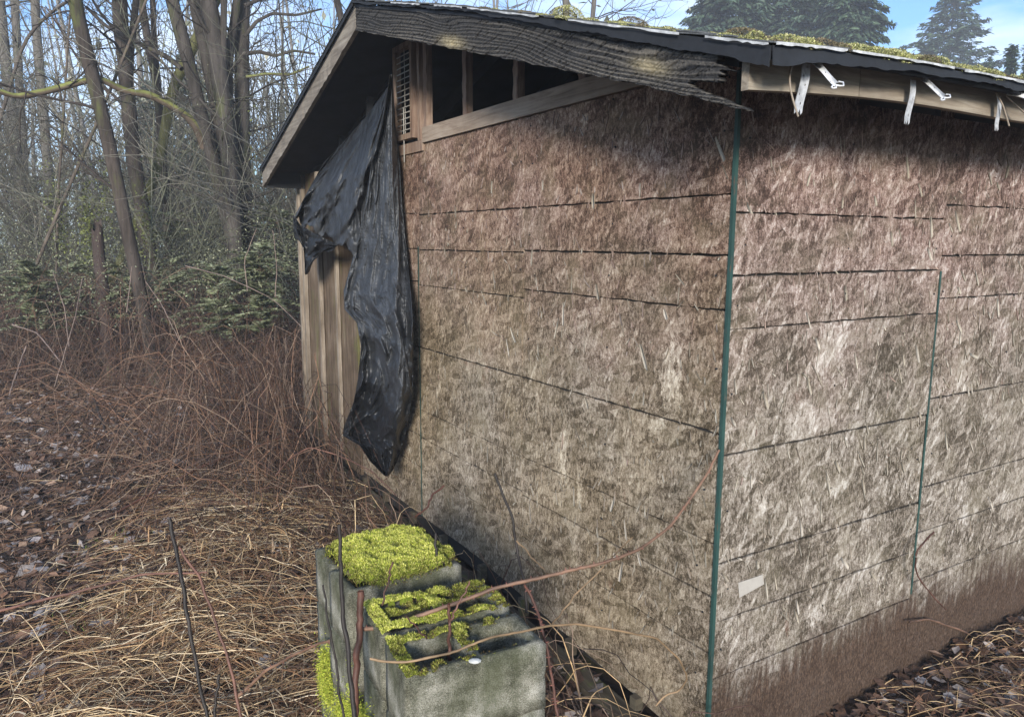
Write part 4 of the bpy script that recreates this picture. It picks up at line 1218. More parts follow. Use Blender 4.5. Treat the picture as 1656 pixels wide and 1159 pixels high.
# ------------------------------------------------------------------ foreground stems and canes
CANE = {'red': (0.125, 0.062, 0.045), 'tan': (0.21, 0.14, 0.078), 'pink': (0.155, 0.09, 0.06), 'dark': (0.018, 0.014, 0.012), 'rust': (0.075, 0.033, 0.023), 'maroon': (0.10, 0.045, 0.042), 'pale': (0.17, 0.125, 0.105)}
def cane(pts, w0, w1, colr, label, cat='bramble cane', name='bramble_cane', thorns=0, group=None, K=None, tip_px=True):
    """pts: (x, y, depth Y in metres); w0,w1 width in full photo pixels"""
    w0, w1 = w0 * 0.85, w1 * 0.8
    W3 = [at_depth(x, y, d) for x, y, d in pts]
    K = K or max(14, len(pts) * 7)
    P = interp_path(W3, K)
    dep = P[:, 1]
    wr = np.linspace(w0, w1, K) / 2 * dep / F_PX
    wr = wr * (1 + 0.04 * rng.standard_normal(K))
    P = P + rng.standard_normal(P.shape) * wr[:, None] * 0.10
    ff = np.linspace(0, 14, K)[:, None]
    kk_ = rng.uniform(0, 30)
    P[2:] = P[2:] + (0.004 * np.stack([fnoise(np.c_[ff + kk_, ff * .7, ff * 0 + kk_], 1.0), fnoise(np.c_[ff * .8 + kk_, ff, ff * 0 + 3], 1.1), 0.6 * fnoise(np.c_[ff + 9, ff * .6 + kk_, ff * 0], 1.2)], 1))[2:]
    Vt, Ft, _ = tubes(P[None], wr[None], 7)
    cols_ = np.tile(np.array(CANE[colr]), (len(Vt), 1)) * (1 + 0.35 * fnoise(Vt, 25) + 0.25 * fnoise(Vt, 6))[:, None]
    org = P[0]
    o = mesh_obj(name, Vt, Ft, M['cane'], origin=org, smooth=True, col=cols_)
    tag(o, label, cat, group)
    if thorns:
        idx = rng.integers(1, K - 2, thorns)
        d = rng.standard_normal((thorns, 3)); T = P[idx + 1] - P[idx - 1]; d -= T * ((d * T).sum(1) / (T * T).sum(1))[:, None]
        d /= np.linalg.norm(d, axis=1, keepdims=True)
        L_ = 0.008
        base = P[idx] + d * wr[idx, None] * 0.7
        T /= np.linalg.norm(T, axis=1, keepdims=True)
        PP = np.stack([base, base + d * L_], 1)
        Vt, Ft, _ = tubes(PP, np.stack([np.full(thorns, 0.0021), np.full(thorns, 0.0003)], 1), 4)
        tag(mesh_obj('thorns', Vt - org, Ft, M['cane'], o, col=np.tile(np.array([0.20, 0.08, 0.06]), (len(Vt), 1))), kind='stuff')
    return o
G = 'dead stems around the block stacks'
cane([(585, 1017, 1.95), (643, 1009, 1.95), (705, 985, 1.97), (743, 973, 1.98), (808, 947, 2.0), (894, 929, 2.03), (960, 914, 2.07), (1035, 888, 2.12), (1085, 850, 2.2), (1120, 802, 2.27), (1145, 765, 2.33), (1163, 728, 2.38)], 9, 5, 'pink', 'thick pinkish thorny cane arching from the mossy blocks up to the green corner trim', thorns=60, K=90)
cane([(598, 1064, 1.72), (630, 1070, 1.72), (663, 1070, 1.72), (725, 1056, 1.74), (794, 1032, 1.77), (877, 1013, 1.83), (935, 1008, 1.9), (1000, 1020, 1.98), (1062, 1032, 2.05), (1098, 1062, 2.1), (1112, 1095, 2.12), (1098, 1120, 2.12), (1080, 1122, 2.12), (1062, 1140, 2.12)], 5.5, 4, 'tan', 'thin tan cane looping over the nearest block and hooking down before the wall', K=110)
cane([(848, 945, 2.0), (862, 970, 2.0), (876, 1010, 1.95), (886, 1060, 1.9), (895, 1110, 1.85), (904, 1175, 1.8)], 6, 6.5, 'rust', 'upright red brown thorny cane right of the nearest block', thorns=40, K=50)
cane([(893, 1008, 2.0), (930, 962, 2.1), (985, 905, 2.15), (1022, 870, 2.2)], 4, 2.5, 'tan', 'short straw coloured twig slanting up across the wall above the looping cane')
cane([(800, 765, 2.35), (815, 800, 2.33), (828, 838, 2.3), (838, 895, 2.28), (848, 940, 2.2), (852, 990, 2.15)], 5, 6, 'dark', 'dark dead stem standing against the gable wall, bent at its middle', 'dead plant', 'dead_plant')
cane([(830, 868, 2.3), (855, 895, 2.25), (887, 928, 2.1)], 3.5, 4, 'tan', 'yellowish twig joining the dark bent stem to the arching cane', 'twig', 'dry_twig')
cane([(548, 848, 1.9), (552, 920, 1.88), (556, 1000, 1.85), (566, 1080, 1.8), (576, 1175, 1.75)], 7, 12, 'dark', 'tall black dead stem in front of the rear blocks', 'dead plant', 'dead_plant')
cane([(522, 945, 1.9), (532, 1010, 1.87), (545, 1080, 1.84), (558, 1175, 1.8)], 4, 6, 'dark', 'thin black stem left of the tall black stem by the blocks', 'dead plant', 'dead_plant')
cane([(583, 955, 1.95), (583, 1010, 1.93), (576, 1080, 1.9), (574, 1175, 1.85)], 14, 15, 'rust', 'thick rusty brown stake between the block stacks', 'stake', 'rusty_stake')
st = cane([(726, 975, 1.83), (727, 1010, 1.83), (727, 1048, 1.83), (727, 1090, 1.84)], 6, 9, 'rust', 'short rusty brown stub standing in the core of the nearest block', 'dead plant', 'dead_plant')
cane([(760, 939, 1.85), (748, 965, 1.84), (733, 990, 1.83), (727, 1010, 1.83)], 3.5, 5, 'red', 'small forked twig growing off the stub in the nearest block', 'twig', 'dry_twig')
cane([(658, 997, 1.9), (675, 1015, 1.86), (690, 1032, 1.82)], 3, 4, 'rust', 'short dark twig lying across the patchy mossed block', 'twig', 'dry_twig')
cane([(705, 862, 2.35), (706, 900, 2.33), (705, 938, 2.3)], 5, 7, 'dark', 'short dark stump of a stem behind the moss cushion', 'dead plant', 'dead_plant')
cane([(635, 908, 1.98), (628, 940, 1.95), (618, 978, 1.92)], 4, 4, 'rust', 'short reddish stem leaning over the front of the moss cushion', 'dead plant', 'dead_plant')
cane([(274, 838, 2.35), (284, 880, 2.32), (293, 930, 2.28), (304, 1000, 2.23), (318, 1080, 2.18), (340, 1180, 2.1)], 8, 8, 'dark', 'dark leaning dead stem in the straw at lower left, the tallest there', 'dead plant', 'dead_plant')
cane([(290, 885, 2.6), (322, 930, 2.55), (342, 985, 2.5), (362, 1040, 2.45), (378, 1100, 2.4), (392, 1170, 2.35)], 5, 7, 'red', 'reddish curved stem right of the dark leaning stem in the straw', 'dead plant', 'dead_plant')
cane([(355, 1090, 2.4), (350, 1130, 2.38), (344, 1175, 2.35)], 6, 7, 'dark', 'short dark stub between the two leaning stems at lower left', 'dead plant', 'dead_plant')
cane([(385, 1125, 2.45), (430, 1085, 2.42), (470, 1060, 2.4), (530, 1035, 2.3), (584, 1019, 2.2), (640, 985, 2.25)], 7, 5, 'pink', 'pink brown cane running from the lower left straw to the block stacks', thorns=40, K=60)
cane([(-20, 992, 3.2), (60, 972, 3.2), (150, 950, 3.25), (230, 928, 3.3), (335, 925, 3.3)], 6, 4, 'red', 'long reddish cane lying over the leaf litter at the left edge', thorns=20, K=50)
cane([(150, 640, 7.2), (165, 680, 7.0), (178, 720, 6.8), (197, 768, 6.5)], 5, 5, 'dark', 'dark slanting stick standing in the leaf litter on the left', 'stick', 'dead_stick')
cane([(245, 705, 6.4), (240, 730, 6.3), (236, 752, 6.2)], 5, 7, 'dark', 'small dark stump of a sapling in the litter', 'dead plant', 'dead_plant')
cane([(150, 850, 4.6), (240, 800, 4.9), (330, 752, 5.2), (420, 720, 5.4), (500, 690, 5.6)], 5, 4, 'rust', 'long dark branch slanting up to the right over the dead grass', 'branch', 'fallen_branch', K=40)
cane([(272, 712, 6.2), (300, 665, 6.5), (335, 622, 6.8), (380, 596, 7.2), (470, 588, 7.6)], 2.6, 2, 'pale', 'pale arching cane in front of the bramble bank', K=40)
cane([(15, 640, 7.4), (28, 600, 7.6), (42, 560, 7.8)], 3, 3, 'pale', 'pale stick leaning at the left edge before the brambles', 'stick', 'dead_stick')
cane([(20, 525, 8.2), (60, 538, 8.0), (98, 585, 7.6)], 3, 2.5, 'pale', 'pale forked cane drooping at the left before the brambles')
cane([(445, 770, 4.4), (470, 740, 4.5), (500, 722, 4.6), (545, 735, 4.6), (600, 760, 4.3), (640, 800, 4.0)], 2.6, 2.2, 'red', 'thin cane looping under the tip of the plastic sheet', K=50)
cane([(1600, 1050, 3.4), (1560, 1020, 3.3), (1500, 1000, 3.1), (1470, 1005, 3.0)], 4, 4, 'pink', 'thin twig lying against the foot of the long wall at lower right', 'twig', 'dry_twig')
cane([(1640, 1075, 3.1), (1600, 1110, 2.9), (1560, 1150, 2.7), (1530, 1180, 2.6)], 5, 5, 'rust', 'reddish branch on the litter in the lower right corner', 'branch', 'fallen_branch')
cane([(1510, 860, 2.98), (1490, 880, 2.93), (1480, 895, 2.92), (1483, 930, 2.93), (1510, 965, 2.97), (1530, 985, 3.0)], 4, 2.5, 'rust', 'small dry vine caught on the green seam strip of the long wall', 'vine', 'dry_vine')
cane([(718, 785, 2.9), (700, 800, 2.85), (690, 822, 2.8), (672, 835, 2.75)], 4, 4, 'rust', 'short curved twig sticking up before the seam strip of the gable wall', 'twig', 'dry_twig')

# ------------------------------------------------------------------ ground cover
def in_shed(x, y, m=0.0):
    q = np.stack([x - corner[0], y - corner[1]], 1)
    s = q @ dr[:2]; t = q @ dg[:2]
    return (s > -m) & (s < 5.1) & (t > -m) & (t < 4.95)
def scatter(N, xr, yr, pdf=None):
    x = rng.uniform(*xr, N); y = rng.uniform(*yr, N)
    k = ~in_shed(x, y, 0.02)
    if pdf is not None: k &= rng.random(N) < pdf(x, y)
    return x[k], y[k]
# leaf litter
def litter(N, xr, yr, L0, pdf=None):
    x, y = scatter(N, xr, yr, pdf); n_ = len(x)
    z = gh(x, y) + rng.uniform(0.002, 0.045, n_)
    Cn = np.stack([x, y, z], 1)
    ph_ = rng.uniform(0, 2 * math.pi, n_)
    Dr = np.stack([np.cos(ph_), np.sin(ph_), 0.25 * rng.standard_normal(n_)], 1)
    Nm = np.stack([0.3 * rng.standard_normal(n_), 0.3 * rng.standard_normal(n_), np.ones(n_)], 1)
    L = L0 * rng.uniform(0.5, 1.5, n_)
    V, Fc = leaves(Cn, L, L * rng.uniform(0.35, 0.8, n_), Dr, Nm, rng.uniform(-.15, .2, n_)[:, None])
    c_ = vcol([(0.09, 0.052, 0.035), (0.17, 0.10, 0.066), (0.05, 0.03, 0.022), (0.22, 0.145, 0.10), (0.30, 0.26, 0.24), (0.13, 0.068, 0.04), (0.07, 0.042, 0.03)], n_, 0.25)
    return V, Fc, np.repeat(c_, 4, 0)
V, Fc, cc = merge([litter(26000, (-7, 2.8), (2.0, 7), 0.055), litter(9000, (-7, 2.8), (2.0, 7), 0.085), litter(30000, (-12, 0), (6, 12), 0.085), litter(5000, (1.2, 4), (2, 4.5), 0.05)])
tag(mesh_obj('leaf_litter', V, Fc, M['litter'], col=cc), 'brown and grey dead leaves covering the ground', 'leaf litter', kind='stuff')
# fallen leaves near the camera, one by one
def maple(seed):
    g = np.random.default_rng(seed)
    lob = [(0, -.5), (.16, -.28), (.42, -.30), (.30, -.08), (.5, .12), (.24, .14), (.26, .34), (.08, .28), (0, .52), (-.10, .28), (-.28, .32), (-.24, .12), (-.5, .10), (-.30, -.08), (-.40, -.32), (-.15, -.28)]
    P = np.array(lob) + g.uniform(-.03, .03, (16, 2))
    rr_ = np.linalg.norm(P, axis=1, keepdims=True); P = P / rr_ * (0.33 + (rr_ - 0.33) * 0.5) * np.array([[g.uniform(.6, .95), 1.0]])
    a, b_, ph_ = g.uniform(-.5, .5, 3)
    def zf(x, y): return 0.35 * a * x * x + 0.5 * b_ * y * y + 0.12 * np.sin(6 * x + ph_ * 5) * .6 + 0.25 * abs(x) * ph_
    ring2 = P * 0.5
    V = [(0, 0, zf(0, 0))] + [(x, y, zf(x, y)) for x, y in ring2] + [(x, y, zf(x, y) + g.uniform(-.04, .04)) for x, y in P]
    F_ = [(0, 1 + i, 1 + (i + 1) % 16) for i in range(16)] + [(1 + i, 17 + i, 17 + (i + 1) % 16) for i in range(16)] + [(1 + i, 17 + (i + 1) % 16, 1 + (i + 1) % 16) for i in range(16)]
    return V, F_
leaf_cols = [(0.17, 0.11, 0.08), (0.10, 0.06, 0.042), (0.22, 0.195, 0.185), (0.25, 0.235, 0.24), (0.13, 0.075, 0.048), (0.19, 0.14, 0.115)]
leaf_me = []
for k in range(6):
    V, F_ = maple(k)
    o = mesh_obj('leaf', V, F_, M['litter'], ground, smooth=False, col=np.tile(np.array(leaf_cols[k]), (len(V), 1)))
    leaf_me.append(o.data); proto_leaf = o
    bpy.data.objects.remove(o)
def one_leaf(p, size, k):
    o = bpy.data.objects.new('leaf', leaf_me[k]); link(o, ground)
    o.location = p; o.scale = (size,) * 3
    o.rotation_euler = (rng.normal() * 0.3, rng.normal() * 0.3, rng.uniform(0, 6.28))
for (px, py, sz, k) in ((65, 1028, .12, 3), (100, 1045, .13, 0), (85, 1075, .12, 5), (430, 1085, .10, 3), (445, 1072, .09, 2), (205, 880, .10, 3), (70, 930, .09, 3), (38, 760, .16, 3), (115, 845, .15, 2), (130, 806, .16, 2), (40, 790, .17, 2), (68, 1000, .09, 2), (20, 1120, .14, 0), (150, 870, .10, 4), (360, 1110, .12, 0), (230, 1150, .12, 5), (345, 1150, .13, 1), (60, 1090, .11, 2), (1530, 1090, .10, 1), (1590, 1060, .08, 4), (1640, 1120, .09, 0), (1560, 1130, .09, 5)):
    p = on_z(px, py, 0.0); p[2] = gh(p[0], p[1]) + 0.05
    one_leaf(p, sz, k)
cnt_ = 0
while cnt_ < 260:
    px, py = (rng.uniform(0, 560), rng.uniform(700, 1159)) if rng.random() < .85 else (rng.uniform(1480, 1656), rng.uniform(1010, 1159))
    p = on_z(px, py, 0.0)
    if in_shed(p[:1], p[1:2], 0.1)[0]: continue
    p[2] = gh(p[0], p[1]) + rng.uniform(0.015, 0.04)
    one_leaf(p, rng.uniform(0.05, 0.11), int(rng.integers(0, 6))); cnt_ += 1
# straw
def straw(N, xr, yr, pdf, Lr, zup, pal, wd=0.0017, bias=None, sides=3):
    x, y = scatter(N, xr, yr, pdf); n_ = len(x); K = 5
    L = rng.uniform(*Lr, n_)
    ph_ = rng.uniform(0, 2 * math.pi, n_) if bias is None else rng.normal(bias, 0.7, n_)
    d = np.stack([np.cos(ph_), np.sin(ph_)], 1)
    s = np.linspace(0, 1, K)
    up0 = rng.uniform(0.002, zup, n_); arc = rng.exponential(0.015, n_)
    crv = rng.normal(0, 0.13, n_)
    P = np.zeros((n_, K, 3))
    for k in range(K):
        f = s[k]
        P[:, k, 0] = x + (d[:, 0] * f - d[:, 1] * crv * f * f) * L
        P[:, k, 1] = y + (d[:, 1] * f + d[:, 0] * crv * f * f) * L
        P[:, k, 2] = up0 + arc * 4 * f * (1 - f) + gh(P[:, k, 0], P[:, k, 1]) + (rng.uniform(-0.3, 1, n_) * 0.02 * f)
    R = np.repeat(rng.uniform(0.6, 1.3, (n_, 1)) * wd, K, 1) * np.linspace(1.1, 0.5, K)
    # keep out of the shed
    e = P[:, -1]; ok = ~in_shed(e[:, 0], e[:, 1], 0.03)
    P, R = P[ok], R[ok]
    V, Fq, pid = tubes(P, R, sides)
    return V, Fq, vcol(pal, len(P), 0.2)[pid]
STR = [(0.42, 0.29, 0.155), (0.56, 0.42, 0.25), (0.30, 0.18, 0.095), (0.20, 0.11, 0.06), (0.66, 0.54, 0.37), (0.13, 0.075, 0.045)]
BRN = [(0.12, 0.065, 0.04), (0.21, 0.125, 0.075), (0.06, 0.034, 0.024), (0.34, 0.24, 0.155)]
def heap(x, y):
    # dead grass between the litter and the shed wall
    q = np.exp(-(((x + 1.25 + 0.12 * (y - 3)) / 0.62) ** 2)) * np.clip((6.2 - y) / 1.8, 0, 1) * (0.35 + 0.65 * (np.sin(x * 5.1 + 2 * np.sin(y * 3)) * np.sin(y * 4.3 + x) > -0.25))
    return np.clip(q + 0.015, 0, 1)
V, Fq, cc = merge([straw(15000, (-3.4, 0.3), (2.0, 6.3), heap, (0.10, 0.45), 0.11, STR, 0.0019),
                   straw(7000, (-2.8, -0.2), (1.9, 3.6), heap, (0.15, 0.5), 0.11, STR, 0.0019),
                   straw(18000, (-3.2, 0.2), (2.0, 6.0), heap, (0.04, 0.18), 0.10, STR + BRN, 0.0035, sides=2)])
tag(mesh_obj('dead_grass', V, Fq, M['straw'], col=cc), 'tangled pale dry grass lying between the leaf litter and the shed', 'dry grass', kind='stuff')
V, Fq, cc = merge([straw(7000, (-8, -0.6), (2.2, 9.5), None, (0.10, 0.4), 0.04, BRN, 0.0024),
                   straw(26000, (-9, -0.6), (2.2, 10.5), None, (0.03, 0.14), 0.04, BRN + [(0.26, 0.17, 0.11), (0.19, 0.11, 0.07)], 0.0032, sides=2),
                   straw(5000, (1.3, 4), (2.0, 4.6), None, (0.08, 0.35), 0.04, BRN + STR[:2], 0.002)])
tag(mesh_obj('twig_litter', V, Fq, M['straw'], col=cc), 'brown twigs and stalks scattered over the leaf litter', 'twig litter', kind='stuff')
# a little fresh grass and ground moss
x, y = scatter(5200, (-3.2, -0.6), (2.2, 4.5), lambda x, y: np.clip(fnoise(np.stack([x, y, 0 * x], 1), 3.1) - 0.45, 0, 1) * 3)
P0 = np.stack([x, y, gh(x, y)], 1); nn = len(P0)
V, Fq, cc = tufts(P0, np.tile([0, 0, 1.0], (nn, 1)), 0.05, 0.0025, [(0.14, 0.22, 0.04), (0.20, 0.30, 0.06)], 0.5)
tag(mesh_obj('fresh_grass', V, Fq, M['leaf'], col=cc), 'small green grass shoots among the dead leaves', 'grass', kind='stuff')

# ------------------------------------------------------------------ bramble thicket
def arcs(N, rootfn, Hr, Lr, K=9, r=(0.0022, 0.005), pal=None, jit=0.03):
    p = rootfn(N); n_ = len(p)
    ph_ = rng.uniform(0, 2 * math.pi, n_); L = rng.uniform(*Lr, n_); Hh = rng.uniform(*Hr, n_)
    hs = p[:, 3] if p.shape[1] > 3 else np.ones(n_)
    Hh = Hh * hs
    s = np.linspace(0, 1, K)
    pk = rng.uniform(0.35, 0.65, n_)
    P = np.zeros((n_, K, 3))
    wob = np.cumsum(rng.standard_normal((n_, K, 3)) * jit, axis=1)
    for k in range(K):
        f = s[k]
        P[:, k, 0] = p[:, 0] + np.cos(ph_) * L * f; P[:, k, 1] = p[:, 1] + np.sin(ph_) * L * f
        zz = np.where(f < pk, np.sin(f / pk * math.pi / 2), np.cos((f - pk) / (1 - pk) * math.pi / 2 * 0.9) ** 0.8)
        P[:, k, 2] = p[:, 2] + Hh * zz
    P += wob
    ok = ~(in_shed(P[..., 0].ravel(), P[..., 1].ravel(), 0.03).reshape(n_, K).any(1))
    P = P[ok]; n_ = len(P)
    R = rng.uniform(*r, (n_, 1)) * np.linspace(1.1, 0.45, K)[None]
    V, Fq, pid = tubes(P, R, 3)
    return (V, Fq, vcol(pal, n_, 0.22)[pid]), P
REDC = [(0.060, 0.032, 0.025), (0.09, 0.048, 0.035), (0.042, 0.026, 0.021), (0.15, 0.095, 0.065), (0.038, 0.026, 0.022), (0.085, 0.058, 0.045), (0.23, 0.165, 0.12), (0.12, 0.062, 0.038)]
def bank_h(x, y):
    return np.clip((y - 8.0 - 0.12 * np.sin(x * 1.7)) / 1.6, 0.12, 1)
def root_bank(N):
    x = rng.uniform(-13, 1.5, N); y = 8.9 + rng.gamma(2.0, 1.2, N)
    y = np.where(x > -2.6, y + 0.2, y)
    return np.stack([x, y, gh(x, y), bank_h(x, y)], 1)
def root_near(N):       # along the far end of the gable wall
    t = rng.uniform(2.9, 5.6, N); s = -rng.gamma(1.8, 0.27, N) - 0.05
    q = corner[None] + s[:, None] * dr + t[:, None] * dg
    hsc = np.clip((t - 2.3) / 1.8, 0.15, 1) * np.clip(1.15 - 0.25 * np.abs(s), .3, 1)
    return np.stack([q[:, 0], q[:, 1], gh(q[:, 0], q[:, 1]), hsc], 1)
def root_front(N):      # sparse at the foot of the wall near the blocks
    t = rng.uniform(-0.6, 2.6, N); s = -rng.uniform(0.10, 0.70, N)
    q = corner[None] + s[:, None] * dr + t[:, None] * dg
    return np.stack([q[:, 0], q[:, 1], gh(q[:, 0], q[:, 1])], 1)
a1, PB = arcs(6200, root_bank, (0.35, 1.5), (0.6, 2.3), pal=REDC, jit=0.055, K=11)
a1b, _ = arcs(2600, root_bank, (0.2, 0.8), (0.2, 0.9), K=7, r=(0.0015, 0.003), pal=REDC, jit=0.05)
tag(mesh_obj('bramble_thicket', *merge([a1, a1b])[:2], M['cane'], col=merge([a1, a1b])[2]), 'bank of tangled leafless reddish brown bramble canes below the trees', 'brambles', kind='stuff')
a2, _ = arcs(900, root_near, (0.25, 1.15), (0.5, 1.8), pal=REDC + [(0.24, 0.14, 0.09)], jit=0.045, r=(0.0018, 0.004))
a3, _ = arcs(430, root_front, (0.08, 0.38), (0.2, 0.7), pal=REDC + STR[:2], jit=0.02, r=(0.0015, 0.0035))
mm = merge([a2, a3])
tag(mesh_obj('wall_brambles', mm[0], mm[1], M['cane'], col=mm[2]), 'thin red brown bramble tangle growing along the foot of the gable wall', 'brambles', kind='stuff')
# single pale canes standing out in front of the bank
pc_ = [[(112, 560, 7.9), (105, 500, 8.0), (86, 440, 8.1)], [(88, 625, 7.6), (120, 520, 7.8), (133, 450, 8)], [(205, 505, 8.0), (213, 430, 8.1)], [(290, 550, 7.8), (260, 490, 7.9), (235, 455, 8.0)],
       [(400, 470, 8.2), (395, 420, 8.2), (415, 370, 8.2)], [(445, 480, 7.8), (448, 430, 7.8), (441, 372, 7.8)], [(300, 430, 8.3), (360, 445, 8.1), (440, 482, 7.9), (500, 540, 7.7)]]
lbs = ['pale cane rising at the left of the bramble bank', 'pink cane leaning right at the left of the bramble bank', 'thin upright cane in the middle of the bramble bank', 'pale cane leaning left out of the bramble bank', 'crooked pale cane before the evergreen foliage', 'upright pale cane nearest the shed in the bramble bank', 'long pale cane drooping right towards the shed boards']
for pts, lb in zip(pc_, lbs): cane(pts, 2.0, 1.2, 'pale', lb)

# foliage on the bank: small green grey leaves
def leaf_cloud(P, L0, pal, aspect=0.45, up=0.5):
    n_ = len(P)
    Dr = rng.standard_normal((n_, 3)); Nm = rng.standard_normal((n_, 3)) * 0.7 + np.array([0, 0, up])
    L = L0 * rng.uniform(0.5, 1.4, n_)
    V, Fc = leaves(P, L, L * aspect, Dr, Nm)
    return V, Fc, np.repeat(vcol(pal, n_, 0.25), 4, 0)
GRN = [(0.17, 0.20, 0.12), (0.20, 0.23, 0.15), (0.11, 0.135, 0.08), (0.24, 0.26, 0.18), (0.16, 0.18, 0.11)]
# cluster the leaves on the upper parts of the arcs
idx = rng.integers(0, len(PB), 70000); kk = rng.integers(2, 9, 70000)
Pl = PB[idx, kk] + rng.standard_normal((70000, 3)) * 0.05
Pl = Pl[(Pl[:, 2] > 0.75 + 0.35 * rng.random(len(Pl))) & (fnoise(Pl, 1.3) > -0.3)]
extra = []
for k in range(130):                # looser evergreen clumps standing above the canes
    x = rng.uniform(-13, -1.8); y = rng.uniform(9.6, 12.5)
    h = rng.uniform(1.0, 2.0)
    q = rng.standard_normal((520, 3)) * np.array([0.35, 0.3, 0.22]) + np.array([x, y, h])
    extra.append(q)
Pl2 = np.concatenate(extra)
a, b_ = leaf_cloud(Pl, 0.034, GRN, .4), leaf_cloud(Pl2, 0.030, [(0.22, 0.235, 0.14), (0.29, 0.295, 0.20), (0.15, 0.165, 0.095), (0.10, 0.115, 0.06)], .35)
mm = merge([a, b_])
tag(mesh_obj('bramble_leaves', mm[0], mm[1], M['leaf'], col=mm[2]), 'grey green leaves over the top of the bramble bank', 'leaves', kind='stuff')

# evergreen shrubs with feathery fronds near the shed
def frond_shrub(px, py, dep, R, n_f, label):
    c0 = at_depth(px, py, dep); base = np.array([c0[0], c0[1], gh(c0[0], c0[1])])
    sh = empty('evergreen_shrub', tuple(base)); tag(sh, label, 'shrub')
    hgt = c0[2] - base[2]
    stems, LV = [], []
    for k in range(n_f):
        a = rng.uniform(0, 6.28); el = rng.uniform(0.05, 1.0); L = R * rng.uniform(0.6, 1.3)
        st_ = np.array([0, 0, hgt * rng.uniform(0.45, 1.0)])
        d = np.array([math.cos(a) * math.cos(el), math.sin(a) * math.cos(el), math.sin(el) * .7])
        f = np.linspace(0, 1, 7)[:, None]
        P = st_ + d * L * f + np.array([0, 0, -0.35 * L]) * f ** 2
        stems.append(P)
        for m_ in np.linspace(0.15, 1, 20):
            p = st_ + d * L * m_ + np.array([0, 0, -0.35 * L]) * m_ ** 2
            side = np.cross(d, [0, 0, 1]); side /= np.linalg.norm(side)
            wl = 0.10 * (1.1 - m_) + 0.03
            for sg in (-1, 1):
                for r_ in (0.4, 1.0):
                    LV.append((p + side * sg * wl * r_ * .6, side * sg + d * 0.8 + rng.standard_normal(3) * .25, wl))
    stems.append(np.linspace(0, 1, 7)[:, None] * np.array([0, 0, hgt]))
    P = np.array(stems)
    Vt, Ft, pid = tubes(P, np.repeat(np.linspace(0.008, 0.002, 7)[None], len(P), 0), 3)
    mesh_obj('stem', Vt, Ft, M['twig'], sh, col=np.tile([0.10, 0.07, 0.05], (len(Vt), 1)))
    Cn = np.array([q[0] for q in LV]); Dr = np.array([q[1] for q in LV]); L = np.array([q[2] for q in LV])
    V, Fc = leaves(Cn, L, L * 0.28, Dr, rng.standard_normal((len(L), 3)) * .4 + np.array([0, 0, 1.]))
    tag(mesh_obj('foliage', V, Fc, M['leaf'], sh, col=np.repeat(vcol([(0.14, 0.165, 0.09), (0.20, 0.22, 0.13), (0.27, 0.285, 0.19), (0.08, 0.095, 0.05)], len(L), .2), 4, 0)), kind='stuff')
frond_shrub(420, 400, 8.6, 0.55, 60, 'feathery green evergreen shrub next to the shed behind the brambles')
frond_shrub(350, 432, 9.2, 0.5, 45, 'low green evergreen shrub below the clump of leaning trunks')
frond_shrub(280, 345, 11.0, 0.45, 40, 'small green evergreen sapling between the leaning trunk and the trunk clump')
frond_shrub(50, 430, 9.6, 0.6, 50, 'grey green evergreen shrub at the far left over the brambles')
frond_shrub(115, 435, 9.9, 0.4, 16, 'grey green evergreen shrub left of the broken dark stump')
frond_shrub(195, 425, 9.9, 0.36, 14, 'small evergreen shrub at the foot of the leaning reddish trunk')
frond_shrub(275, 425, 10.0, 0.4, 16, 'evergreen shrub at the foot of the straight mossy trunk')
frond_shrub(450, 340, 10.5, 0.6, 50, 'greyish evergreen shrub seen just left of the eave of the shed')

# ------------------------------------------------------------------ trees
def branch_rec(paths, p, d, L, r, level, g, droop=0.0, K=7, spread=0.75, kids=(3, 6)):
    pts = [p]; dd = d / np.linalg.norm(d)
    for k in range(K - 1):
        dd = dd + g.standard_normal(3) * 0.16 + np.array([0, 0, -droop * 0.1 + 0.03]); dd /= np.linalg.norm(dd)
        pts.append(pts[-1] + dd * L / (K - 1))
    P = np.array(pts)
    paths.append((P, np.linspace(r, r * 0.35, K)))
    if level <= 0: return
    for c_ in range(g.integers(*kids)):
        k = int(g.integers(1, K - 1)); f = g.random()
        q = P[k] + (P[k + 1] - P[k]) * f
        ax = (P[k + 1] - P[k]); ax /= np.linalg.norm(ax)
        nd = ax + g.standard_normal(3) * spread; nd /= np.linalg.norm(nd)
        branch_rec(paths, q, nd, L * g.uniform(0.35, 0.65), max(r * 0.5, 0.002), level - 1, g, droop, K, spread, kids)

def thick_tube(P, R, sides=10, rough=0.06):
    P = np.asarray(P); K = len(P)
    V, Fq, _ = tubes(P[None], np.asarray(R)[None], sides)
    c_ = np.repeat(P, sides, 0); d = V - c_
    V = c_ + d * (1 + rough * fnoise(V, 7) + rough * 0.8 * fnoise(V, 17))[:, None]
    return V, Fq

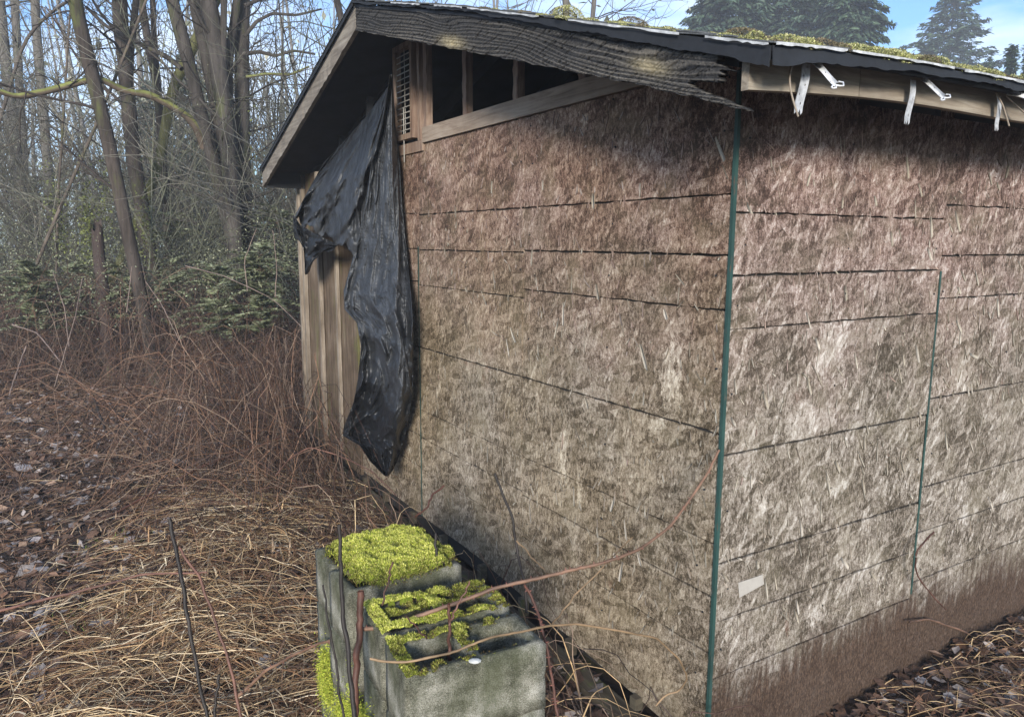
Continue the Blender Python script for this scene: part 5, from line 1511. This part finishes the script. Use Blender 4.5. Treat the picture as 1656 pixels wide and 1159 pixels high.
def tree(stems, depth, colr, label, name='bare_tree', limbs=6, lvl=2, group=None, extra=(), seed=0, limb_z=(1.5, 7), llen=(0.8, 2.2)):
    """stems: list of (pixel points base->top, width px base, width px top)"""
    g = np.random.default_rng(100 + seed)
    x_, y_ = stems[0][0][0]
    b0 = at_depth(x_, y_, depth); gz_ = float(gh(b0[0], b0[1]))
    base = np.array([b0[0], b0[1], gz_])
    root = empty(name, tuple(base)); tag(root, label, 'tree', group)
    tw = []
    for si, (pts, w0, w1) in enumerate(stems):
        W3 = [at_depth(x, y, depth + (0.25 * math.sin(si * 2.1))) for x, y in pts]
        top_d = W3[-1] - W3[-2]; top_d /= np.linalg.norm(top_d)
        first = W3[0].copy()
        if first[2] > gz_ + 0.05:
            dn = W3[0] - W3[1]; dn /= np.linalg.norm(dn)
            ln = (first[2] - gz_) / max(0.3, -dn[2]); ft = first + dn * ln * 1.02; ft[2] = gz_ - 0.1
            W3 = [ft] + W3
        W3 = W3 + [W3[-1] + top_d * 1.5 + np.array([0, 0, .1]), W3[-1] + top_d * 3.2 + np.array([0.1, 0.2, .8])]
        K = 46
        P = interp_path(W3, K)
        sc = depth / F_PX / 2
        R = np.interp(np.linspace(0, 1, K), [0, 0.08, 0.75, 1], [w0 * 1.35, w0, w1, w1 * 0.3]) * sc
        V, Fq = thick_tube(P, R)
        colv = np.tile(np.array(colr), (len(V), 1)) * (1 + 0.25 * fnoise(V, 3))[:, None]
        mesh_obj('trunk', V - base, Fq, M['bark'], root, smooth=True, col=colv)
        for k in range(limbs):
            i = int(g.integers(int(K * .2), K - 4))
            if P[i][2] < limb_z[0]: continue
            a = g.uniform(0, 6.28); d = np.array([math.cos(a), math.sin(a) * .7, g.uniform(0.1, 0.9)])
            branch_rec(tw, P[i], d, g.uniform(*llen), max(R[i] * 0.28, 0.006), lvl, g)
    for (pts, w0, w1, moss, dd) in extra:
        W3 = [at_depth(x, y, depth + dd * k / max(1, len(pts) - 1)) for k, (x, y) in enumerate(pts)]
        K = 40; P = interp_path(W3, K); R = np.linspace(w0, w1, K) * depth / F_PX / 2
        V, Fq = thick_tube(P, R, 9, 0.12)
        cm = np.array([0.15, 0.16, 0.05]) if moss else np.array(colr)
        colv = np.tile(cm, (len(V), 1)) * (1 + 0.3 * fnoise(V, 6))[:, None]
        if moss:
            up = (V - np.repeat(P, 9, 0))[:, 2] < 0
            colv[up] = np.array([0.10, 0.075, 0.055])
        mesh_obj('branch', V - base, Fq, M['bark'] if not moss else M['twig'], root, smooth=True, col=colv)
        for k in range(7):
            i = int(g.integers(6, K - 2)); a = g.uniform(0, 6.28)
            branch_rec(tw, P[i], np.array([math.cos(a), math.sin(a) * .6, g.uniform(-0.2, 0.9)]), g.uniform(0.3, 0.9), max(R[i] * 0.3, .004), 1, g)
    if tw:
        P = np.array([q[0] for q in tw]); R = np.array([q[1] for q in tw])
        V, Fq, pid = tubes(P, R, 3)
        tag(mesh_obj('twigs', V - base, Fq, M['twig'], root, col=(np.array(colr) * 0.9)[None] * (1 + 0.2 * g.standard_normal((len(P), 1)))[pid]), kind='stuff')
    return root
BR = (0.058, 0.051, 0.046); BR2 = (0.062, 0.052, 0.046); GY = (0.12, 0.11, 0.098)
tree([([(214, 412), (206, 372), (192, 310), (178, 240), (160, 165), (142, 95), (124, 20), (118, -20)], 20, 21)], 9.6, (0.060, 0.049, 0.042), 'leaning reddish brown trunk, nearest on the left, tapering down into the brambles', seed=1, limbs=5)
tree([([(228, 330), (218, 270), (210, 200), (204, 120), (196, 50), (192, -20)], 22, 21)], 11.0, BR2, 'straight dark mossy trunk just right of the leaning reddish trunk', seed=2, limbs=7, extra=[([(207, 180), (210, 100), (216, 40), (222, -20)], 12, 10, False, 0.2)])
tree([([(268, 330), (262, 230), (256, 160), (245, 90), (230, 20), (226, -20)], 13, 11), ([(262, 215), (258, 150), (250, 80), (246, -20)], 9, 8)], 12.0, BR2, 'slim twin stemmed tree behind the mossy leaning trunk', seed=3, limbs=6)
tree([([(238, 318), (252, 285), (262, 240), (270, 190), (278, 145), (292, 115), (300, 100)], 13, 16)], 11.6, (0.115, 0.115, 0.05), 'short thick moss covered leaning stem between the straight trunk and the clump', seed=4, limbs=4)
clump = tree([([(348, 275), (335, 220), (322, 175), (310, 120), (297, 70), (275, -10), (270, -30)], 20, 20),
      ([(362, 280), (355, 215), (345, 160), (333, 90), (315, 10), (308, -30)], 17, 17),
      ([(372, 285), (366, 210), (358, 140), (350, 80), (338, 10), (334, -30)], 22, 26),
      ([(380, 290), (376, 215), (368, 145), (372, 70), (385, 0), (388, -30)], 14, 12),
      ([(396, 310), (392, 230), (391, 150), (391, 70), (393, 0), (393, -30)], 22, 22),
      ([(368, 285), (362, 200), (360, 120), (362, 40), (362, -30)], 10, 9)], 10.4, BR, 'clump of thick leaning trunks growing from one base left of the shed', seed=5, limbs=6,
     extra=[([(0, 148), (25, 158), (60, 151), (100, 142), (135, 131), (165, 127), (185, 140), (210, 150), (240, 152), (270, 168), (300, 185), (318, 205), (330, 240)][::-1], 12, 8, True, -1.2),
            ([(294, 112), (270, 92), (240, 78), (200, 58), (170, 42), (150, 22), (140, 12)], 8, 5, False, 0.4),
            ([(392, 88), (420, 84), (445, 91), (475, 82), (510, 88)], 6, 3, False, 0.2), ([(398, 125), (430, 120), (470, 121), (500, 108)], 5, 3, True, 0.2),
            ([(395, 60), (415, 35), (440, 22), (480, 25), (520, 15)], 6, 3, False, 0.3), ([(395, 10), (430, -5), (470, -10)], 7, 3, False, 0.3)])
tree([([(28, 260), (18, 180), (8, 90), (0, 20), (-4, -30)], 16, 15)], 17, GY, 'pale faded trunk at the far left edge of the wood', seed=6, limbs=7, name='distant_tree')
tree([([(38, 260), (33, 160), (28, 80), (22, -30)], 13, 11)], 18, GY, 'pale faded trunk second from the left edge', seed=7, limbs=7, name='distant_tree')
tree([([(78, 280), (72, 200), (64, 110), (58, 40), (56, -30)], 15, 12)], 16, GY, 'pale faded straight trunk left of the leaning reddish trunk', seed=8, limbs=8, name='distant_tree')
tree([([(560, 60), (545, 10), (540, -30)], 12, 10)], 14, BR2, 'dark tree mostly hidden behind the peak of the shed roof', seed=9, limbs=8, llen=(1.5, 3.0))
tree([([(158, 410), (160, 380), (163, 345), (160, 335)], 20, 14)], 10.5, (0.05, 0.038, 0.032), 'broken dark stump left of the leaning reddish trunk', name='tree_stump', seed=10, limbs=0) if False else None
# broken stump
b0 = at_depth(164, 410, 9.9); bs = np.array([b0[0], b0[1], gh(b0[0], b0[1])])
P = np.array([bs + np.array([0, 0, -.1]), bs + np.array([0, 0, .6]), bs + np.array([-.02, 0, 1.3]), bs + np.array([-.04, 0, 2.15])])
P = interp_path(P, 16); V, Fq = thick_tube(P, np.linspace(.10, .07, 16), 10, .15)
V[-10:, 2] += rng.uniform(-.15, .12, 10)
o = mesh_obj('tree_stump', V, Fq, M['bark'], origin=bs, smooth=True, col=np.tile([0.06, 0.045, 0.04], (len(V), 1)))
tag(o, 'broken dark stump standing left of the foot of the leaning reddish trunk', 'stump')
tree([([(915, 60), (917, 20), (912, -30)], 11, 10), ([(955, 60), (960, 20), (962, -20)], 8, 7)], 13, GY, 'bare twiggy tree rising behind the roof near the middle', seed=11, limbs=9, limb_z=(3.2, 9), llen=(1.0, 2.6))
# arching sapling limbs at upper left
tree([([(62, 420), (100, 330), (130, 260), (150, 215)], 6, 4), ([(92, 400), (95, 300), (100, 230)], 4, 3)], 10.2, (0.11, 0.09, 0.075), 'thin dark sapling in front of the pale faded trunks', name='sapling', seed=12, limbs=10, lvl=1, limb_z=(1.2, 5), llen=(.5, 1.2))
tree([([(25, 110), (40, 60), (75, 25), (110, 0), (150, -20)], 6, 4)], 11, (0.10, 0.085, 0.075), 'dark arching sapling across the upper left corner', name='sapling', seed=13, limbs=10, lvl=1, llen=(.5, 1.4))

# saplings and undergrowth reading as one mass behind
def undergrowth(N, xr, yr, Hr, seed, pal, lvl=1, r0=0.012, leafy=0.0, lean=0.18):
    g = np.random.default_rng(seed); paths = []; cols_ = []
    LP = []
    for k in range(N):
        x = g.uniform(*xr); y = g.uniform(*yr)
        if in_shed(np.array([x]), np.array([y]), .5)[0]: continue
        h = g.uniform(*Hr)
        n0 = len(paths)
        d = np.array([g.normal() * lean, g.normal() * lean, 1.0])
        branch_rec(paths, np.array([x, y, float(gh(x, y)) - .05]), d, h, r0 * g.uniform(.6, 1.4), lvl, g, kids=(8, 15), spread=0.6)
        c_ = np.array(pal[g.integers(0, len(pal))]) * (1 + .2 * g.standard_normal())
        cols_ += [c_] * (len(paths) - n0)
    P = np.array([q[0] for q in paths]); R = np.array([q[1] for q in paths])
    V, Fq, pid = tubes(P, R, 3)
    return (V, Fq, np.clip(np.array(cols_), .01, 1)[pid]), P
UG = [(0.10, 0.092, 0.076), (0.14, 0.132, 0.11), (0.065, 0.058, 0.048), (0.105, 0.108, 0.078)]
u1, P1 = undergrowth(85, (-13, -1.2), (10.2, 14), (2.2, 4.5), 21, UG, 2, 0.014)
u2, P2 = undergrowth(260, (-24, 0), (14, 26), (3, 7), 22, UG, 1, 0.03)
mm = merge([u1, u2])
tag(mesh_obj('undergrowth', mm[0], mm[1], M['twig'], col=mm[2]), 'dense grey twiggy undergrowth and saplings filling the wood', 'undergrowth', kind='stuff')
# buds, lichen and small leaves on it
def leafbits(P, N, L0, pal, sd=0.05, g=np.random.default_rng(5)):
    i = g.integers(0, len(P), N); k = g.integers(2, P.shape[1], N)
    q = P[i, k] + g.standard_normal((N, 3)) * sd
    return leaf_cloud(q, L0, pal, 0.6)
GG = [(0.20, 0.205, 0.15), (0.26, 0.26, 0.20), (0.14, 0.15, 0.10), (0.32, 0.31, 0.24)]
mm = merge([leafbits(P1, 24000, 0.020, [(0.13, 0.135, 0.09), (0.17, 0.17, 0.12), (0.09, 0.10, 0.06)], .08), leafbits(P2, 26000, 0.05, GG, .15)])
tag(mesh_obj('undergrowth_leaves', mm[0], mm[1], M['leaf'], col=mm[2]), 'sparse grey green leaves and lichen on the undergrowth twigs', 'leaves', kind='stuff')
# moss hung stems low in the undergrowth
q = []
for (px, py, n_) in ((145, 350, 500), (140, 380, 400), (85, 320, 200), (235, 360, 400), (100, 375, 250), (170, 330, 250), (412, 236, 60)):
    c0 = at_depth(px, py, 10.4)
    q.append(c0 + rng.standard_normal((n_, 3)) * np.array([0.06, 0.06, 0.28]))
mm = leaf_cloud(np.concatenate(q), 0.04, [(0.13, 0.145, 0.045), (0.095, 0.11, 0.035)], 0.6)
tag(mesh_obj('hanging_moss', *mm[:2], M['leaf'], col=mm[2]), 'yellow green moss hanging on the low stems of the undergrowth', 'moss', kind='stuff')
# far wood
g2 = np.random.default_rng(31); pt = []; rt = []
for k in range(85):
    x = g2.uniform(-48, 1); y = g2.uniform(26, 48)
    h = g2.uniform(9, 16); b = np.array([x, y, float(gh(x, y)) - .1]); d = np.array([g2.normal() * .05, g2.normal() * .05, 1])
    f = np.linspace(0, 1, 7)[:, None]
    pt.append(b + d * h * f + np.array([g2.normal() * .3, 0, 0]) * f ** 2); rt.append(np.linspace(g2.uniform(.1, .2), .04, 7))
Vf_, Ff_, pid = tubes(np.array(pt), np.array(rt), 5)
cf_ = np.tile([0.15, 0.14, 0.125], (len(Vf_), 1))
u3, P3 = undergrowth(100, (-48, 1), (26, 46), (5, 10), 33, UG, 1, 0.06, lean=.1)
V5, F5, c5 = u3
mm = merge([(Vf_, Ff_, cf_), (V5, F5, c5)])
tag(mesh_obj('far_wood', mm[0], mm[1], M['twig'], col=mm[2]), 'far bare wood fading grey behind the undergrowth', 'woodland', kind='stuff')
q = np.stack([rng.uniform(-46, 6, 26000), rng.uniform(24, 44, 26000), rng.gamma(2.4, 1.5, 26000)], 1)
q = q[fnoise(q, 0.5) > -0.25]
mm = leaf_cloud(q, 0.28, GG, 0.5)
tag(mesh_obj('far_foliage', *mm[:2], M['leaf'], col=mm[2]), 'grey green foliage mass of the far wood', 'woodland', kind='stuff')

# conifers
def conifer(px, ytop, depth, wpx, label, name='conifer_tree', seed=0, droop=0.35, density=1.0, pal=None, hmin=2.2, boughs=90, cone=1.0, lsz=0.16):
    g = np.random.default_rng(400 + seed)
    tp = at_depth(px, ytop, depth); base = np.array([tp[0], tp[1], float(gh(tp[0], tp[1]))])
    Ht = tp[2] - base[2]; R0 = wpx / 2 * depth / F_PX
    root = empty(name, tuple(base)); tag(root, label, 'tree')
    P = np.stack([0.03 * np.sin(np.linspace(0, 9, 20)), 0 * np.linspace(0, 1, 20), np.linspace(0, Ht, 20)], 1)
    V, Fq = thick_tube(P, np.linspace(Ht * .014, .012, 20), 8)
    mesh_obj('trunk', V, Fq, M['bark'], root, smooth=True, col=np.tile([0.10, 0.08, 0.065], (len(V), 1)))
    bp, LV = [], []
    for k in range(boughs):
        f = (k + g.random()) / boughs
        z = hmin + (Ht - hmin) * f
        rr = R0 * (1 - f) ** cone * g.uniform(0.55, 1.12) + 0.08
        a = k * 2.399 + g.normal() * .3
        d = np.array([math.cos(a), math.sin(a), 0.0])
        t = np.linspace(0, 1, 7)[:, None]
        up = 0.28 if f > 0.5 else 0.05
        Pb = np.array([0, 0, z]) + d * rr * t + np.array([0, 0, 1.0]) * rr * (up * t - droop * t ** 2 + 0.15 * t ** 4)
        bp.append(Pb)
        nn = int(density * (14 + 55 * rr))
        tt_ = g.uniform(0.12, 1.0, nn) ** 0.8
        side = np.cross(d, [0, 0, 1.0])
        w_ = g.normal(0, 1, nn) * (0.10 + 0.22 * rr * (1.05 - tt_))
        c_ = np.array([0, 0, z]) + d * (rr * tt_)[:, None] + np.array([0, 0, 1.0]) * (rr * (up * tt_ - droop * tt_ ** 2 + 0.15 * tt_ ** 4))[:, None] + side * w_[:, None] + np.array([0, 0, 1.0]) * (-np.abs(w_) * .35 + g.normal(0, .04, nn))[:, None]
        for q, ww in zip(c_, w_): LV.append((q, d * 0.8 + side * np.sign(ww) * 0.8 + g.standard_normal(3) * .3 + np.array([0, 0, -droop])))
    bp = np.array(bp)
    Vt, Ft, pid = tubes(bp, np.repeat(np.linspace(.03, .006, 7)[None], len(bp), 0), 3)
    tag(mesh_obj('boughs', Vt, Ft, M['twig'], root, col=np.tile([0.09, 0.075, 0.06], (len(Vt), 1))), kind='stuff')
    Cn = np.array([q[0] for q in LV]); Dr = np.array([q[1] for q in LV]); n_ = len(Cn)
    L = lsz * g.uniform(.6, 1.5, n_)
    V, Fc = leaves(Cn, L, L * .3, Dr, g.standard_normal((n_, 3)) * .5 + np.array([0, 0, 1.]))
    tag(mesh_obj('crown', V, Fc, M['leaf'], root, col=np.repeat(vcol(pal or [(0.045, 0.075, 0.045), (0.065, 0.10, 0.06), (0.03, 0.055, 0.035)], n_, .2, g), 4, 0)), kind='stuff')
    return root
conifer(1545, -25, 55, 260, 'single spiky conifer standing against the sky at the right', seed=1, boughs=230, density=.5, hmin=6, cone=.62, lsz=.42)
conifer(1180, -100, 40, 260, 'dark drooping cedar behind the roof, left of the other cedars', 'cedar_tree', seed=2, boughs=230, density=1.2, droop=.6, hmin=6, cone=.5, lsz=.34)
conifer(1290, -130, 42, 290, 'tallest dark drooping cedar in the middle behind the roof', 'cedar_tree', seed=3, boughs=260, density=1.2, droop=.6, hmin=6, cone=.5, lsz=.34)
conifer(1385, -90, 38, 180, 'dark drooping cedar behind the roof, nearest the spiky conifer', 'cedar_tree', seed=4, boughs=210, density=1.2, droop=.7, hmin=6, cone=.5, lsz=.34)
conifer(1638, 76, 28, 34, 'left of two small pointed conifers at the right edge', 'small_conifer', seed=5, boughs=110, density=4, droop=.1, hmin=2)
conifer(1668, 70, 28, 42, 'right of two small pointed conifers at the right edge', 'small_conifer', seed=6, boughs=110, density=4, droop=.1, hmin=2)
conifer(1600, 92, 34, 70, 'low hazy conifer between the spiky conifer and the two small ones', 'conifer_tree', seed=9, boughs=90, density=1.3, hmin=2)
conifer(300, 60, 24, 170, 'dark conifer seen through the trunks left of the clump', seed=7, boughs=150, density=1.5, hmin=2, pal=[(0.05, 0.075, 0.055), (0.07, 0.095, 0.07)])
conifer(235, 130, 26, 150, 'lower dark conifer seen behind the straight mossy trunk', seed=8, boughs=120, density=1.4, hmin=2, pal=[(0.05, 0.075, 0.055), (0.07, 0.095, 0.07)])

# ------------------------------------------------------------------ air
hz = MB().box((-175, -165, -3.2), (175, 175, 21.5)).build('haze', M['inner'])
hz.data.materials.clear()
m = bpy.data.materials.new('air'); m.use_nodes = True; nt = m.node_tree; nt.nodes.clear()
mo = nt.nodes.new('ShaderNodeOutputMaterial'); pv = nt.nodes.new('ShaderNodeVolumePrincipled')
pv.inputs['Color'].default_value = (0.86, 0.91, 1.0, 1); pv.inputs['Density'].default_value = 0.0036
pv.inputs['Anisotropy'].default_value = 0.0
nt.links.new(pv.outputs[0], mo.inputs['Volume'])
hz.data.materials.append(m)
tag(hz, kind='stuff')
